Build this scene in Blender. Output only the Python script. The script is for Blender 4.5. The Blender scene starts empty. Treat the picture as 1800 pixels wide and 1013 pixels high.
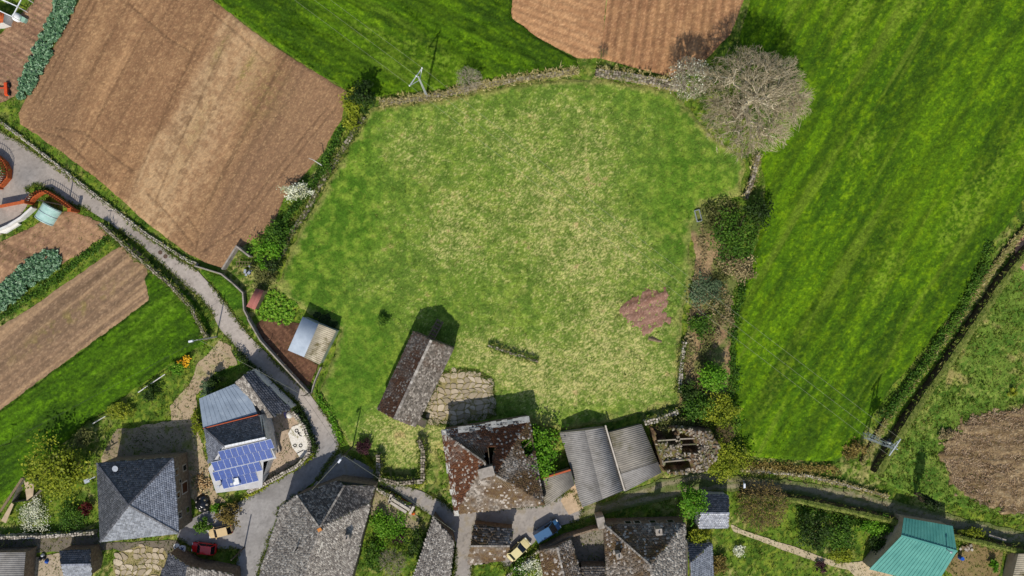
import bpy, math, random
import numpy as np
from mathutils import Vector, Matrix

# ---------------------------------------------------------------- camera, sky, sun, exposure
S, HC, CX, CY = 0.09, 115.0, 900.0, 506.5        # metres per photo pixel on the ground, drone height
scene = bpy.context.scene
COL = scene.collection
cam_d = bpy.data.cameras.new('camera'); cam = bpy.data.objects.new('camera', cam_d); COL.objects.link(cam)
cam.location = (0, 0, HC); cam.rotation_euler = (0, 0, 0)
cam_d.sensor_width = 36.0; cam_d.lens = 36.0 * HC / (1800 * S)
cam_d.clip_start = 1.0; cam_d.clip_end = 3000.0
scene.camera = cam

SUN_EL = math.radians(46.0); SH = Vector((0.20, 0.98)).normalized()   # direction shadows fall on the ground
world = bpy.data.worlds.new('World'); scene.world = world; world.use_nodes = True
wn = world.node_tree; wn.nodes.clear()
sky = wn.nodes.new('ShaderNodeTexSky'); sky.sky_type = 'NISHITA'; sky.sun_disc = False
sky.sun_elevation = SUN_EL; sky.sun_rotation = math.atan2(-SH.x, -SH.y)
bgn = wn.nodes.new('ShaderNodeBackground'); bgn.inputs['Strength'].default_value = 0.12
wo = wn.nodes.new('ShaderNodeOutputWorld')
wn.links.new(sky.outputs[0], bgn.inputs[0]); wn.links.new(bgn.outputs[0], wo.inputs[0])
sd_ = bpy.data.lights.new('sun', 'SUN'); sd_.energy = 4.0; sd_.angle = math.radians(0.53); sd_.color = (1.0, 0.95, 0.87)
sun = bpy.data.objects.new('sun', sd_); COL.objects.link(sun)
dvec = Vector((SH.x * math.cos(SUN_EL), SH.y * math.cos(SUN_EL), -math.sin(SUN_EL)))
sun.rotation_euler = dvec.to_track_quat('-Z', 'Y').to_euler(); sun.location = (0, -60, 90)
scene.view_settings.view_transform = 'Standard'; scene.view_settings.look = 'None'
scene.view_settings.exposure = 0.0; scene.view_settings.gamma = 1.0
scene.view_settings.use_curve_mapping = False

# ---------------------------------------------------------------- helpers
rng = np.random.default_rng(7); random.seed(7)
def W(px, py, z=0.0):
    k = (HC - z) / HC
    return Vector(((px - CX) * S * k, (CY - py) * S * k, z))
def WA(pts, z=0.0):
    a = np.asarray(pts, float); k = (HC - z) / HC
    return np.stack([(a[:, 0] - CX) * S * k, (CY - a[:, 1]) * S * k], 1)
def lin(h):
    h = h.lstrip('#'); v = [int(h[i:i + 2], 16) / 255 for i in (0, 2, 4)]
    return tuple(c / 12.92 if c <= 0.04045 else ((c + 0.055) / 1.055) ** 2.4 for c in v)
def L4(h): return (*lin(h), 1.0)
def _hash(ix, iy, s):
    v = np.sin(ix * 127.1 + iy * 311.7 + s * 74.7) * 43758.5453
    return v - np.floor(v)
def vnoise(x, y, s=0):
    xi, yi = np.floor(x), np.floor(y); fx, fy = x - xi, y - yi
    fx = fx * fx * (3 - 2 * fx); fy = fy * fy * (3 - 2 * fy)
    a, b = _hash(xi, yi, s), _hash(xi + 1, yi, s); c, d = _hash(xi, yi + 1, s), _hash(xi + 1, yi + 1, s)
    return (a * (1 - fx) + b * fx) * (1 - fy) + (c * (1 - fx) + d * fx) * fy
def fbm(x, y, s=0, o=4):
    t, a, n = 0, 0.5, 0
    for i in range(o):
        t = t + a * vnoise(x * 2 ** i + 17.3 * i, y * 2 ** i - 9.1 * i, s + i); n += a; a *= 0.55
    return t / n
def sstep(a, b, x):
    t = np.clip((x - a) / (b - a), 0, 1); return t * t * (3 - 2 * t)
def mixc(a, b, t):
    return np.asarray(a) * (1 - t[:, None]) + np.asarray(b) * t[:, None]
def inside(P, x, y):
    r = np.zeros(x.shape, bool); n = len(P)
    for i in range(n):
        x1, y1 = P[i]; x2, y2 = P[(i + 1) % n]
        if y1 == y2: continue
        r ^= ((y1 > y) != (y2 > y)) & (x < (x2 - x1) * (y - y1) / (y2 - y1) + x1)
    return r
def polydist(P, x, y, closed=True):
    d = np.full(x.shape, 1e9); n = len(P)
    for i in range(n if closed else n - 1):
        ax, ay = P[i]; bx, by = P[(i + 1) % n]; ux, uy = bx - ax, by - ay
        t = np.clip(((x - ax) * ux + (y - ay) * uy) / (ux * ux + uy * uy + 1e-9), 0, 1)
        d = np.minimum(d, np.hypot(x - ax - t * ux, y - ay - t * uy))
    return d
def sdist(P, x, y):
    d = polydist(P, x, y); return np.where(inside(P, x, y), -d, d)

ORIG = {}
def link(o, parent=None, **props):
    COL.objects.link(o)
    if parent: o.parent = parent
    for k, v in props.items(): o[k] = v
    return o
def tag(o, label, cat, group=None, kind=None):
    o['label'] = label; o['category'] = cat
    if group: o['group'] = group
    if kind: o['kind'] = kind
    return o
def thing(name, label, cat, loc=(0, 0, 0), group=None, rz=0.0):
    o = bpy.data.objects.new(name, None); link(o); o.location = loc; o.rotation_euler = (0, 0, rz)
    o.empty_display_size = 0.5
    ORIG[o.name] = Vector(loc) if rz == 0 else None
    return tag(o, label, cat, group)
def mesh_np(name, V, F, mats, attrs=None, matidx=None, smooth=False):
    """V (n,3); F (m,k) int array or list of such arrays (tris / quads)"""
    me = bpy.data.meshes.new(name)
    Fl = F if isinstance(F, list) else [F]
    Fl = [np.asarray(f, np.int32) for f in Fl if len(f)]
    V = np.asarray(V, np.float32)
    me.vertices.add(len(V)); me.vertices.foreach_set('co', V.ravel())
    tot = sum(f.size for f in Fl); nf = sum(len(f) for f in Fl)
    me.loops.add(tot); me.polygons.add(nf)
    me.loops.foreach_set('vertex_index', np.concatenate([f.ravel() for f in Fl]))
    lens = np.concatenate([np.full(len(f), f.shape[1], np.int32) for f in Fl])
    st = np.concatenate([[0], np.cumsum(lens)[:-1]]).astype(np.int32)
    me.polygons.foreach_set('loop_start', st)
    if smooth: me.polygons.foreach_set('use_smooth', np.ones(nf, bool))
    for m in (mats if isinstance(mats, (list, tuple)) else [mats]): me.materials.append(m)
    if matidx is not None: me.polygons.foreach_set('material_index', np.asarray(matidx, np.int32))
    me.update(calc_edges=True)
    for k, a in (attrs or {}).items():
        a = np.asarray(a, np.float32)
        if a.ndim == 2:
            at = me.attributes.new(k, 'FLOAT_COLOR', 'POINT')
            at.data.foreach_set('color', np.concatenate([a, np.ones((len(a), 1), np.float32)], 1).ravel())
        else:
            at = me.attributes.new(k, 'FLOAT', 'POINT'); at.data.foreach_set('value', a)
    return me
def put(name, me, parent=None, **props):
    o = bpy.data.objects.new(name, me); link(o, parent, **props)
    return o
def org(parent):
    while parent is not None:
        if parent.name in ORIG: return ORIG[parent.name]
        parent = parent.parent
    return Vector((0, 0, 0))

class MB:
    """collects boxes, bars, tubes and polygons in world space; build() links them as one mesh object"""
    def __init__(s): s.v = []; s.f = []; s.m = []; s.r = []
    def add(s, vs, fs, mi=0, r=None):
        n = len(s.v); s.v += [tuple(v) for v in vs]; r = random.random() if r is None else r
        s.r += [r] * len(vs)
        for f in fs: s.f.append(tuple(i + n for i in f)); s.m.append(mi)
        return s
    def obox(s, c, ax, ay, az, mi=0, taper=1.0, r=None):
        c, ax, ay, az = Vector(c), Vector(ax), Vector(ay), Vector(az)
        vs = [c + sx * ax * (taper if sz > 0 else 1) + sy * ay * (taper if sz > 0 else 1) + sz * az
              for sz in (-1, 1) for sx, sy in ((-1, -1), (1, -1), (1, 1), (-1, 1))]
        return s.add(vs, [(3, 2, 1, 0), (4, 5, 6, 7), (0, 1, 5, 4), (1, 2, 6, 5), (2, 3, 7, 6), (3, 0, 4, 7)], mi, r)
    def box(s, c, sx, sy, sz, rz=0.0, mi=0, taper=1.0, r=None):
        ca, sa = math.cos(rz), math.sin(rz)
        return s.obox(c, (ca * sx / 2, sa * sx / 2, 0), (-sa * sy / 2, ca * sy / 2, 0), (0, 0, sz / 2), mi, taper, r)
    def bar(s, a, b, w, h=None, mi=0, r=None):
        a, b = Vector(a), Vector(b); d = b - a; h = h or w
        up = Vector((0, 0, 1)) if abs(d.normalized().z) < 0.9 else Vector((1, 0, 0))
        x = d.cross(up).normalized(); y = x.cross(d).normalized()
        return s.obox((a + b) / 2, x * w / 2, y * h / 2, d / 2, mi, r=r)
    def tube(s, a, b, r0, r1=None, n=8, mi=0, cap=True):
        a, b = Vector(a), Vector(b); r1 = r0 if r1 is None else r1; d = (b - a).normalized()
        up = Vector((0, 0, 1)) if abs(d.z) < 0.9 else Vector((1, 0, 0))
        x = d.cross(up).normalized(); y = d.cross(x).normalized(); vs = []
        for p, r in ((a, r0), (b, r1)):
            for i in range(n):
                t = 2 * math.pi * i / n; vs.append(p + x * (r * math.cos(t)) + y * (r * math.sin(t)))
        fs = [(i, (i + 1) % n, n + (i + 1) % n, n + i) for i in range(n)]
        if cap: fs += [tuple(range(n))[::-1], tuple(range(n, 2 * n))]
        return s.add(vs, fs, mi)
    def lathe(s, c, prof, n=14, mi=0):
        c = Vector(c); vs = []; fs = []
        for r, z in prof:
            for i in range(n):
                t = 2 * math.pi * i / n; vs.append(c + Vector((r * math.cos(t), r * math.sin(t), z)))
        for j in range(len(prof) - 1):
            for i in range(n):
                fs.append((j * n + i, j * n + (i + 1) % n, (j + 1) * n + (i + 1) % n, (j + 1) * n + i))
        fs += [tuple(range(n))[::-1], tuple(range((len(prof) - 1) * n, len(prof) * n))]
        return s.add(vs, fs, mi)
    def prism(s, pts, z0, z1, mi=0):
        n = len(pts); a = sum(pts[i][0] * pts[(i + 1) % n][1] - pts[(i + 1) % n][0] * pts[i][1] for i in range(n))
        if a < 0: pts = pts[::-1]
        vs = [(p[0], p[1], z0) for p in pts] + [(p[0], p[1], z1) for p in pts]
        fs = [tuple(range(n))[::-1], tuple(range(n, 2 * n))] + [(i, (i + 1) % n, n + (i + 1) % n, n + i) for i in range(n)]
        return s.add(vs, fs, mi)
    def slab(s, pts, th, mi=0):
        """planar polygon in 3D given a thickness downwards along its normal"""
        pts = [Vector(p) for p in pts]; nrm = Vector((0, 0, 0)); n = len(pts)
        for i in range(n): nrm += (pts[i] - pts[0]).cross(pts[(i + 1) % n] - pts[0])
        nrm.normalize()
        if nrm.z < 0: pts = pts[::-1]; nrm = -nrm
        vs = [p for p in pts] + [p - nrm * th for p in pts]
        fs = [tuple(range(n)), tuple(range(n, 2 * n))[::-1]] + [(i, n + i, n + (i + 1) % n, (i + 1) % n) for i in range(n)]
        return s.add(vs, fs, mi)
    def build(s, name, mats, parent=None, smooth=False, **props):
        o = org(parent)
        me = bpy.data.meshes.new(name)
        me.from_pydata([(v[0] - o.x, v[1] - o.y, v[2] - o.z) for v in s.v], [], s.f)
        for m in (mats if isinstance(mats, (list, tuple)) else [mats]): me.materials.append(m)
        me.polygons.foreach_set('material_index', s.m)
        if smooth: me.polygons.foreach_set('use_smooth', [True] * len(s.f))
        at = me.attributes.new('rnd', 'FLOAT', 'POINT'); at.data.foreach_set('value', s.r)
        me.update()
        return put(name, me, parent, **props)

# ---------------------------------------------------------------- materials
MATS = {}
def _new(name):
    m = bpy.data.materials.new(name); m.use_nodes = True; nt = m.node_tree
    return m, nt, nt.nodes['Principled BSDF'], nt.nodes['Material Output']
def _noise(nt, scale, detail=4, rough=0.6, vec=None):
    n = nt.nodes.new('ShaderNodeTexNoise'); n.inputs['Scale'].default_value = scale
    n.inputs['Detail'].default_value = detail; n.inputs['Roughness'].default_value = rough
    if vec is None:
        g = nt.nodes.new('ShaderNodeNewGeometry'); vec = g.outputs['Position']
    nt.links.new(vec, n.inputs['Vector']); return n
def _ramp(nt, fac, stops, interp='LINEAR'):
    r = nt.nodes.new('ShaderNodeValToRGB'); e = r.color_ramp.elements; r.color_ramp.interpolation = interp
    while len(e) < len(stops): e.new(0.5)
    for el, (p, c) in zip(e, stops): el.position = p; el.color = c if not isinstance(c, str) else L4(c)
    nt.links.new(fac, r.inputs[0]); return r
def _mix(nt, mode, fac, a, b):
    m = nt.nodes.new('ShaderNodeMix'); m.data_type = 'RGBA'; m.blend_type = mode
    if isinstance(fac, float): m.inputs[0].default_value = fac
    else: nt.links.new(fac, m.inputs[0])
    for v, i in ((a, 6), (b, 7)):
        if isinstance(v, tuple): m.inputs[i].default_value = v
        else: nt.links.new(v, m.inputs[i])
    return m.outputs[2]
def _bump(nt, bsdf, h, strength, dist):
    b = nt.nodes.new('ShaderNodeBump'); b.inputs['Strength'].default_value = strength; b.inputs['Distance'].default_value = dist
    nt.links.new(h, b.inputs['Height']); nt.links.new(b.outputs[0], bsdf.inputs['Normal'])
def M(name, stops, scale=2.0, rough=0.85, bump=0.3, bscale=8.0, metal=0.0, rnd=0.0, detail=5, dirt=None, dscale=0.4, dlo=0.5, dhi=0.65, dist=0.04):
    """noise coloured material; rnd: how far a per-piece random value shifts the ramp; dirt: colour of stains with a shape of their own"""
    if name in MATS: return MATS[name]
    m, nt, b, out = _new(name)
    n = _noise(nt, scale, detail); fac = n.outputs['Fac']
    if rnd:
        a = nt.nodes.new('ShaderNodeAttribute'); a.attribute_name = 'rnd'
        mm = nt.nodes.new('ShaderNodeMath'); mm.operation = 'MULTIPLY_ADD'; mm.inputs[1].default_value = rnd
        nt.links.new(a.outputs['Fac'], mm.inputs[0])
        m2 = nt.nodes.new('ShaderNodeMath'); m2.operation = 'MULTIPLY'; m2.inputs[1].default_value = 1 - rnd
        nt.links.new(fac, m2.inputs[0]); nt.links.new(m2.outputs[0], mm.inputs[2]); fac = mm.outputs[0]
    c = _ramp(nt, fac, stops).outputs[0]
    if dirt:
        dn = _noise(nt, dscale, 6, 0.65); f = _ramp(nt, dn.outputs['Fac'], [(dlo, (0, 0, 0, 1)), (dhi, (1, 1, 1, 1))])
        c = _mix(nt, 'MIX', f.outputs[0], c, L4(dirt))
    nt.links.new(c, b.inputs['Base Color']); b.inputs['Roughness'].default_value = rough; b.inputs['Metallic'].default_value = metal
    b.inputs['Specular IOR Level'].default_value = 0.3
    if bump: _bump(nt, b, _noise(nt, bscale, 5).outputs['Fac'], bump, dist)
    MATS[name] = m; return m
def M_field(name, lo, hi, scale, bump, bscale, dist=0.08, rough=0.95):
    """colour from the sheet's own attribute, broken up by fine noise, with fine relief"""
    m, nt, b, out = _new(name)
    a = nt.nodes.new('ShaderNodeAttribute'); a.attribute_name = 'Col'
    n = _noise(nt, scale, 6, 0.7)
    r = _ramp(nt, n.outputs['Fac'], [(0.3, (lo, lo, lo, 1)), (0.7, (hi, hi, hi, 1))])
    c = _mix(nt, 'MULTIPLY', 1.0, a.outputs['Color'], r.outputs[0])
    nt.links.new(c, b.inputs['Base Color']); b.inputs['Roughness'].default_value = rough
    b.inputs['Specular IOR Level'].default_value = 0.15
    _bump(nt, b, _noise(nt, bscale, 4, 0.6).outputs['Fac'], bump, dist)
    MATS[name] = m; return m
def M_leaf(name, cols, trans=0.25, rough=0.6):
    if name in MATS: return MATS[name]
    m, nt, b, out = _new(name)
    a = nt.nodes.new('ShaderNodeAttribute'); a.attribute_name = 'rnd'
    st = [(i / max(1, len(cols) - 1), c) for i, c in enumerate(cols)]
    c = _ramp(nt, a.outputs['Fac'], st).outputs[0]
    nt.links.new(c, b.inputs['Base Color']); b.inputs['Roughness'].default_value = rough
    b.inputs['Specular IOR Level'].default_value = 0.2
    if trans:
        t = nt.nodes.new('ShaderNodeBsdfTranslucent'); nt.links.new(c, t.inputs[0])
        ms = nt.nodes.new('ShaderNodeMixShader'); ms.inputs[0].default_value = trans
        nt.links.new(b.outputs[0], ms.inputs[1]); nt.links.new(t.outputs[0], ms.inputs[2]); nt.links.new(ms.outputs[0], out.inputs[0])
    MATS[name] = m; return m
def M_plain(name, col, rough=0.5, metal=0.0, spec=0.4, coat=0.0, var=0.12):
    if name in MATS: return MATS[name]
    m, nt, b, out = _new(name); c = np.array(lin(col))
    n = _noise(nt, 3.0, 5)
    r = _ramp(nt, n.outputs['Fac'], [(0.3, (*(c * (1 - var)), 1)), (0.7, (*np.minimum(1, c * (1 + var)), 1))])
    nt.links.new(r.outputs[0], b.inputs['Base Color']); b.inputs['Roughness'].default_value = rough
    b.inputs['Metallic'].default_value = metal; b.inputs['Specular IOR Level'].default_value = spec
    b.inputs['Coat Weight'].default_value = coat
    MATS[name] = m; return m

M_field('grass_field', 0.66, 1.30, 4.0, 0.9, 5.0, 0.12)
M_field('soil_field', 0.78, 1.22, 6.0, 0.8, 7.0, 0.06)
M_field('paved', 0.88, 1.12, 3.0, 0.15, 20.0, 0.01, 0.85)
# ---------------------------------------------------------------- ground sheets
def sheet(name, poly, z, colfn, mat, relief=None, cell=0.25, wob=0.35, wsc=0.6, taper=0.5):
    P = WA(poly); x0, y0 = P.min(0) - 1.0; x1, y1 = P.max(0) + 1.0
    xs = np.arange(x0, x1 + cell, cell); ys = np.arange(y0, y1 + cell, cell)
    X, Y = np.meshgrid(xs, ys)
    D = sdist(P, X, Y) + (fbm(X * wsc, Y * wsc, 3, 3) - 0.5) * 2 * wob
    gy, gx = np.gradient(D, cell); g2 = gx * gx + gy * gy + 1e-6
    near = np.abs(D) < 0.75 * cell
    mx = np.clip(-D * gx / g2, -0.7 * cell, 0.7 * cell); my = np.clip(-D * gy / g2, -0.7 * cell, 0.7 * cell)
    Dn = np.where(near, 0, D)
    keep = (Dn[:-1, :-1] <= 0) & (Dn[1:, :-1] <= 0) & (Dn[:-1, 1:] <= 0) & (Dn[1:, 1:] <= 0)
    keep &= (np.minimum(np.minimum(Dn[:-1, :-1], Dn[1:, :-1]), np.minimum(Dn[:-1, 1:], Dn[1:, 1:])) < 0)
    XX = np.where(near, X + mx, X); YY = np.where(near, Y + my, Y)
    nx = len(xs); jj, ii = np.nonzero(keep); a = jj * nx + ii
    F = np.stack([a, a + 1, a + nx + 1, a + nx], 1)
    used = np.unique(F); remap = np.full(X.size, -1, np.int64); remap[used] = np.arange(len(used)); F = remap[F]
    x, y, d = XX.ravel()[used], YY.ravel()[used], D.ravel()[used]
    col = np.clip(colfn(x, y, d), 0.003, 0.9)
    zz = np.full(len(x), z)
    if relief is not None: zz = zz + relief(x, y, d) * np.clip(-d / taper, 0, 1)
    me = mesh_np(name, np.stack([x, y, zz], 1), F, MATS[mat], {'Col': col}, smooth=(mat == 'paved'))
    return put(name, me, kind='structure')
def cc(*hs): return [np.array(lin(h)) for h in hs]
def px(x, y): return x / S + CX, CY - y / S
def blob(x, y, cx, cy, rx, ry, ang=0.0):
    """soft ellipse in photo pixels"""
    u, v = px(x, y); u = u - cx; v = v - cy; c, s = math.cos(ang), math.sin(ang)
    return np.exp(-(((u * c + v * s) / rx) ** 2 + ((-u * s + v * c) / ry) ** 2))

# --- the land everything lies on
def ground_all():
    def axis(a, b, c, far):
        inn = np.arange(a, b + c, c); o = np.array([1.5, 4, 9, 18, 40, 90, 200, 400, far])
        return np.concatenate([(inn[0] - o)[::-1], inn, inn[-1] + o])
    xs = axis(-88, 88, 0.32, 900); ys = axis(-53, 53, 0.32, 900)
    X, Y = np.meshgrid(xs, ys); x, y = X.ravel(), Y.ravel()
    G, D, YL, ST, BR = cc('#5f7a22', '#3f5a18', '#8a8f32', '#a39a62', '#7d6a4a')
    n1, n2, n3 = fbm(x * .12, y * .12, 1), fbm(x * .7, y * .7, 2), fbm(x * 2.2, y * 2.2, 5, 2)
    c = mixc(D, G, sstep(.3, .6, n2)); c = mixc(c, YL, sstep(.5, .75, n3) * .6)
    c = mixc(c, ST, sstep(.5, .7, n1) * sstep(.42, .7, n3) * .8)
    c = mixc(c, BR, sstep(.62, .75, n2) * .35)
    c *= (0.62 + 0.4 * n3 + .36 * rng.random(len(x)))[:, None]
    z = (fbm(x * .9, y * .9, 8) - .5) * .10 * ((np.abs(x) < 88) & (np.abs(y) < 53)) - 0.06
    nx, ny = len(xs), len(ys); a = (np.arange(ny - 1)[:, None] * nx + np.arange(nx - 1)[None, :]).ravel()
    F = np.stack([a, a + 1, a + nx + 1, a + nx], 1)
    put('ground', mesh_np('ground', np.stack([x, y, z], 1), F, MATS['grass_field'], {'Col': c}, smooth=True), kind='structure')
ground_all()

# --- lush cereal fields
def lush(ang, s0, g=('#395803', '#4f6f04', '#67820a', '#728628')):
    A, B, C, P = cc(*g); ca, sa = math.cos(ang), math.sin(ang)
    def f(x, y, d):
        u = x * ca + y * sa; v = -x * sa + y * ca
        n1 = fbm(u * .09, v * .22, s0); n2 = fbm(u * .6, v * 1.5, s0 + 2, 3); n3 = fbm(x * 2.6, y * 2.6, s0 + 4, 2)
        c = mixc(A, B, sstep(.3, .65, n1 * .5 + n2 * .5)); c = mixc(c, C, sstep(.52, .78, n2 * .5 + n3 * .5) * .75)
        c = mixc(c, P, sstep(.55, .7, fbm(u * .04, v * .16, s0 + 7)) * sstep(.4, .62, n3) * .55)
        g = rng.random(len(x)); c = mixc(c, C, sstep(.9, 1, g) * .5)
        st = fbm(u * .05, v * .75, s0 + 15, 3); c = c * (.80 + .44 * sstep(.32, .68, st))[:, None]; c = mixc(c, P, sstep(.62, .74, fbm(u * .03, v * .45, s0 + 17)) * .45)
        return c * (.62 + .4 * n3 + .36 * g)[:, None]
    def r(x, y, d):
        u = x * ca + y * sa; v = -x * sa + y * ca
        return .05 + .26 * fbm(u * .35, v * 1.5, s0 + 11, 3) + .22 * fbm(u * .06, v * .8, s0 + 15, 3) + .22 * fbm(u * 1.3, v * 2.4, s0 + 5, 2) + .13 * rng.random(len(x))
    return f, r
PR = [(1345, -90), (1318, 0), (1300, 70), (1335, 160), (1335, 270), (1346, 330), (1334, 420), (1312, 480), (1294, 560), (1287, 640), (1291, 700),
      (1300, 760), (1315, 802), (1400, 809), (1465, 811), (1500, 792), (1528, 742), (1560, 690), (1640, 595), (1690, 530), (1735, 432), (1770, 398), (1800, 345), (1930, 150), (1960, -90)]
f, r = lush(math.radians(60), 20); sheet('lush_field_east', PR, 0.0, f, 'grass_field', r, 0.17, .3)
PT = [(340, -90), (372, -2), (470, 70), (560, 130), (612, 158), (655, 172), (700, 164), (760, 160), (830, 149), (900, 137), (1018, 122), (1012, 104), (950, 70), (900, 32), (905, -90)]
f, r = lush(math.radians(-28), 31, ('#375405', '#4a6907', '#607c0e', '#697e26')); sheet('lush_field_north', PT, 0.0, f, 'grass_field', r, 0.17, .3)
PS = [(-60, 790), (0, 722), (90, 655), (180, 590), (262, 528), (255, 490), (270, 470), (300, 490), (340, 530), (368, 575), (368, 600), (300, 640), (230, 690), (150, 745), (90, 800), (60, 840), (0, 885), (-70, 930)]
f, r = lush(math.radians(38), 41, ('#304c04', '#426306', '#55780c', '#58741c')); sheet('grass_strip_west', PS, 0.0, f, 'grass_field', r, 0.17, .3)

# --- the pasture in the middle, green with straw coloured dead grass
PM = [(652, 190), (720, 182), (800, 168), (900, 148), (1000, 140), (1090, 143), (1180, 160), (1240, 225), (1312, 285), (1300, 345), (1240, 362), (1214, 400), (1214, 480), (1200, 560), (1196, 640), (1192, 712),
      (1120, 728), (1060, 745), (985, 757), (935, 742), (930, 790), (800, 800), (770, 790), (772, 855), (745, 850), (700, 832), (620, 790), (585, 740), (560, 690), (590, 610), (597, 580), (530, 545), (488, 502), (505, 450), (560, 352), (612, 255), (640, 205)]
def meadow_col(x, y, d):
    G1, G2, G3, ST, TN = cc('#476a18', '#638224', '#889c36', '#c8ba7c', '#b08e66')
    n0 = fbm(x * .07, y * .07, 50); n1 = fbm(x * .3, y * .3, 51); n2 = fbm(x * 1.1, y * 1.1, 52, 3); n3 = fbm(x * 2.8, y * 2.8, 53, 2)
    c = mixc(G1, G2, sstep(.3, .6, n1 * .4 + n2 * .6)); c = mixc(c, G3, sstep(.45, .75, n2) * .6)
    dry = .9 * blob(x, y, 890, 395, 190, 130) + .55 * blob(x, y, 1010, 500, 200, 120) + .5 * blob(x, y, 1000, 300, 200, 120) + .7 * blob(x, y, 1090, 640, 130, 110) \
        + .95 * blob(x, y, 900, 640, 120, 50, .3) + 1.0 * blob(x, y, 720, 750, 110, 60) + .8 * blob(x, y, 740, 820, 50, 60) + .55 * blob(x, y, 680, 580, 60, 30) + .35 * blob(x, y, 800, 230, 200, 60) \
        + .5 * blob(x, y, 960, 720, 120, 40) + .4 * blob(x, y, 1100, 420, 120, 120)
    lushy = blob(x, y, 620, 650, 50, 80, .4) + .5 * blob(x, y, 560, 450, 60, 110, .5) + .5 * blob(x, y, 1190, 330, 40, 200)
    dry = np.clip(dry * .62 - lushy * .8 + (n0 - .5) * 1.3 + .30 + .45 * blob(x, y, 880, 650, 120, 60) + .35 * blob(x, y, 1090, 660, 110, 70) + .5 * blob(x, y, 720, 765, 90, 55), 0, 1.3)
    g = rng.random(len(x)); n5 = fbm(x * 1.9, y * 3.4, 54, 2)
    for t_ in ([(872, 735), (960, 662), (1030, 600), (1110, 540), (1200, 470)], [(930, 650), (1060, 690), (1185, 660)], [(1050, 145), (1000, 300), (960, 470), (840, 600)], [(660, 250), (760, 330), (900, 380), (1210, 420)]):
        c = mixc(c, np.array(lin('#98964e')), .4 * np.exp(-(polydist(WA(t_), x, y, False) / .6) ** 2) * sstep(.3, .6, n2))
    c = mixc(c, np.array(lin('#7d8a40')), np.clip(dry - .2, 0, 1) * .55)
    c = mixc(c, ST, sstep(.66, .92, dry * .28 + n5 * .26 + n2 * .16 + n1 * .14 + g * .28) * .68)
    c = mixc(c, TN, sstep(.68, .76, n2 * .6 + n1 * .4) * np.clip(dry, 0, 1) * .5)
    edge = sstep(-1.4, -.1, d + (n2 - .5) * 2.2); c = mixc(c, np.array(lin('#9c9258')), edge * .6)
    c = mixc(c, np.array(lin('#46681a')), np.clip(lushy, 0, 1) * .6)
    return c * (.66 + .36 * n3 + .36 * g)[:, None]
PATIO = [(768, 660), (800, 648), (838, 652), (866, 668), (868, 696), (868, 730), (800, 748), (752, 742), (745, 725), (760, 690)]
def meadow_rel(x, y, d):
    l = blob(x, y, 620, 650, 50, 80, .4)
    return (.05 + .10 * fbm(x * .9, y * .9, 57, 3) + .14 * fbm(x * 2.3, y * 2.3, 58, 2) + .10 * rng.random(len(x)) + l * .3 * fbm(x * 1.2, y * 1.2, 59)) * sstep(-.1, .6, sdist(WA(PATIO), x, y))
sheet('meadow', PM, 0.0, meadow_col, 'grass_field', meadow_rel, 0.17, .5)

# --- ploughed land
def soil(ang, s0, cols, period, band=None, amp=.09, tracks=(), extra=None):
    A, B, C = cc(*cols); ca, sa = math.cos(ang), math.sin(ang)
    T = [WA(t) for t in tracks]
    def f(x, y, d):
        u = x * ca + y * sa; v = -x * sa + y * ca
        n1 = fbm(u * .1, v * .35, s0); n2 = fbm(x * 1.3, y * 1.3, s0 + 1, 3); n3 = fbm(x * 3.1, y * 3.1, s0 + 2, 2)
        c = mixc(A, B, sstep(.3, .7, n1 * .55 + n2 * .45)); c = mixc(c, C, sstep(.58, .74, n3 * .65 + n2 * .35) * .12)
        st = .5 + .5 * np.sin(2 * math.pi * (v + (n1 - .5) * .5) / period)
        c = c * (.92 + .15 * st * sstep(.3, .7, fbm(u * .08, v * .3, s0 + 9)))[:, None]
        ln = vnoise(v * 1.15 + 40, u * .025, s0 + 21); c = c * (1 - .32 * sstep(.30, .12, ln) + .12 * sstep(.72, .9, ln))[:, None]; l2 = vnoise(v * 3.1 + 11, u * .05, s0 + 23); c = c * (.91 + .18 * l2)[:, None]
        if extra is not None: c = extra(c, x, y, u, v, n1, n2, n3)
        for t in T: c = c * (1 - .30 * np.exp(-(polydist(t, x, y, False) / .16) ** 2))[:, None]
        g = rng.random(len(x)); c = mixc(c, C, sstep(.8, 1, g) * .35)
        return c * (.80 + .16 * n3 + .36 * g)[:, None]
    def r(x, y, d):
        u = x * ca + y * sa; v = -x * sa + y * ca
        h = .05 + amp * (.5 + .5 * np.sin(2 * math.pi * (v + (fbm(u * .1, v * .35, s0) - .5) * .5) / period)) + .06 * fbm(x * 2.4, y * 2.4, s0 + 5, 2) + .09 * rng.random(len(x))
        for t in T: h = h - .10 * np.exp(-(polydist(t, x, y, False) / .2) ** 2)
        return h
    return f, r
PL = [(160, -90), (140, 0), (100, 75), (55, 150), (33, 200), (35, 218), (100, 262), (165, 310), (250, 385), (335, 450), (388, 472), (432, 428), (478, 402), (498, 350), (530, 312), (562, 276), (600, 210), (610, 162), (470, 74), (372, -2), (345, -90)]
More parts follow.
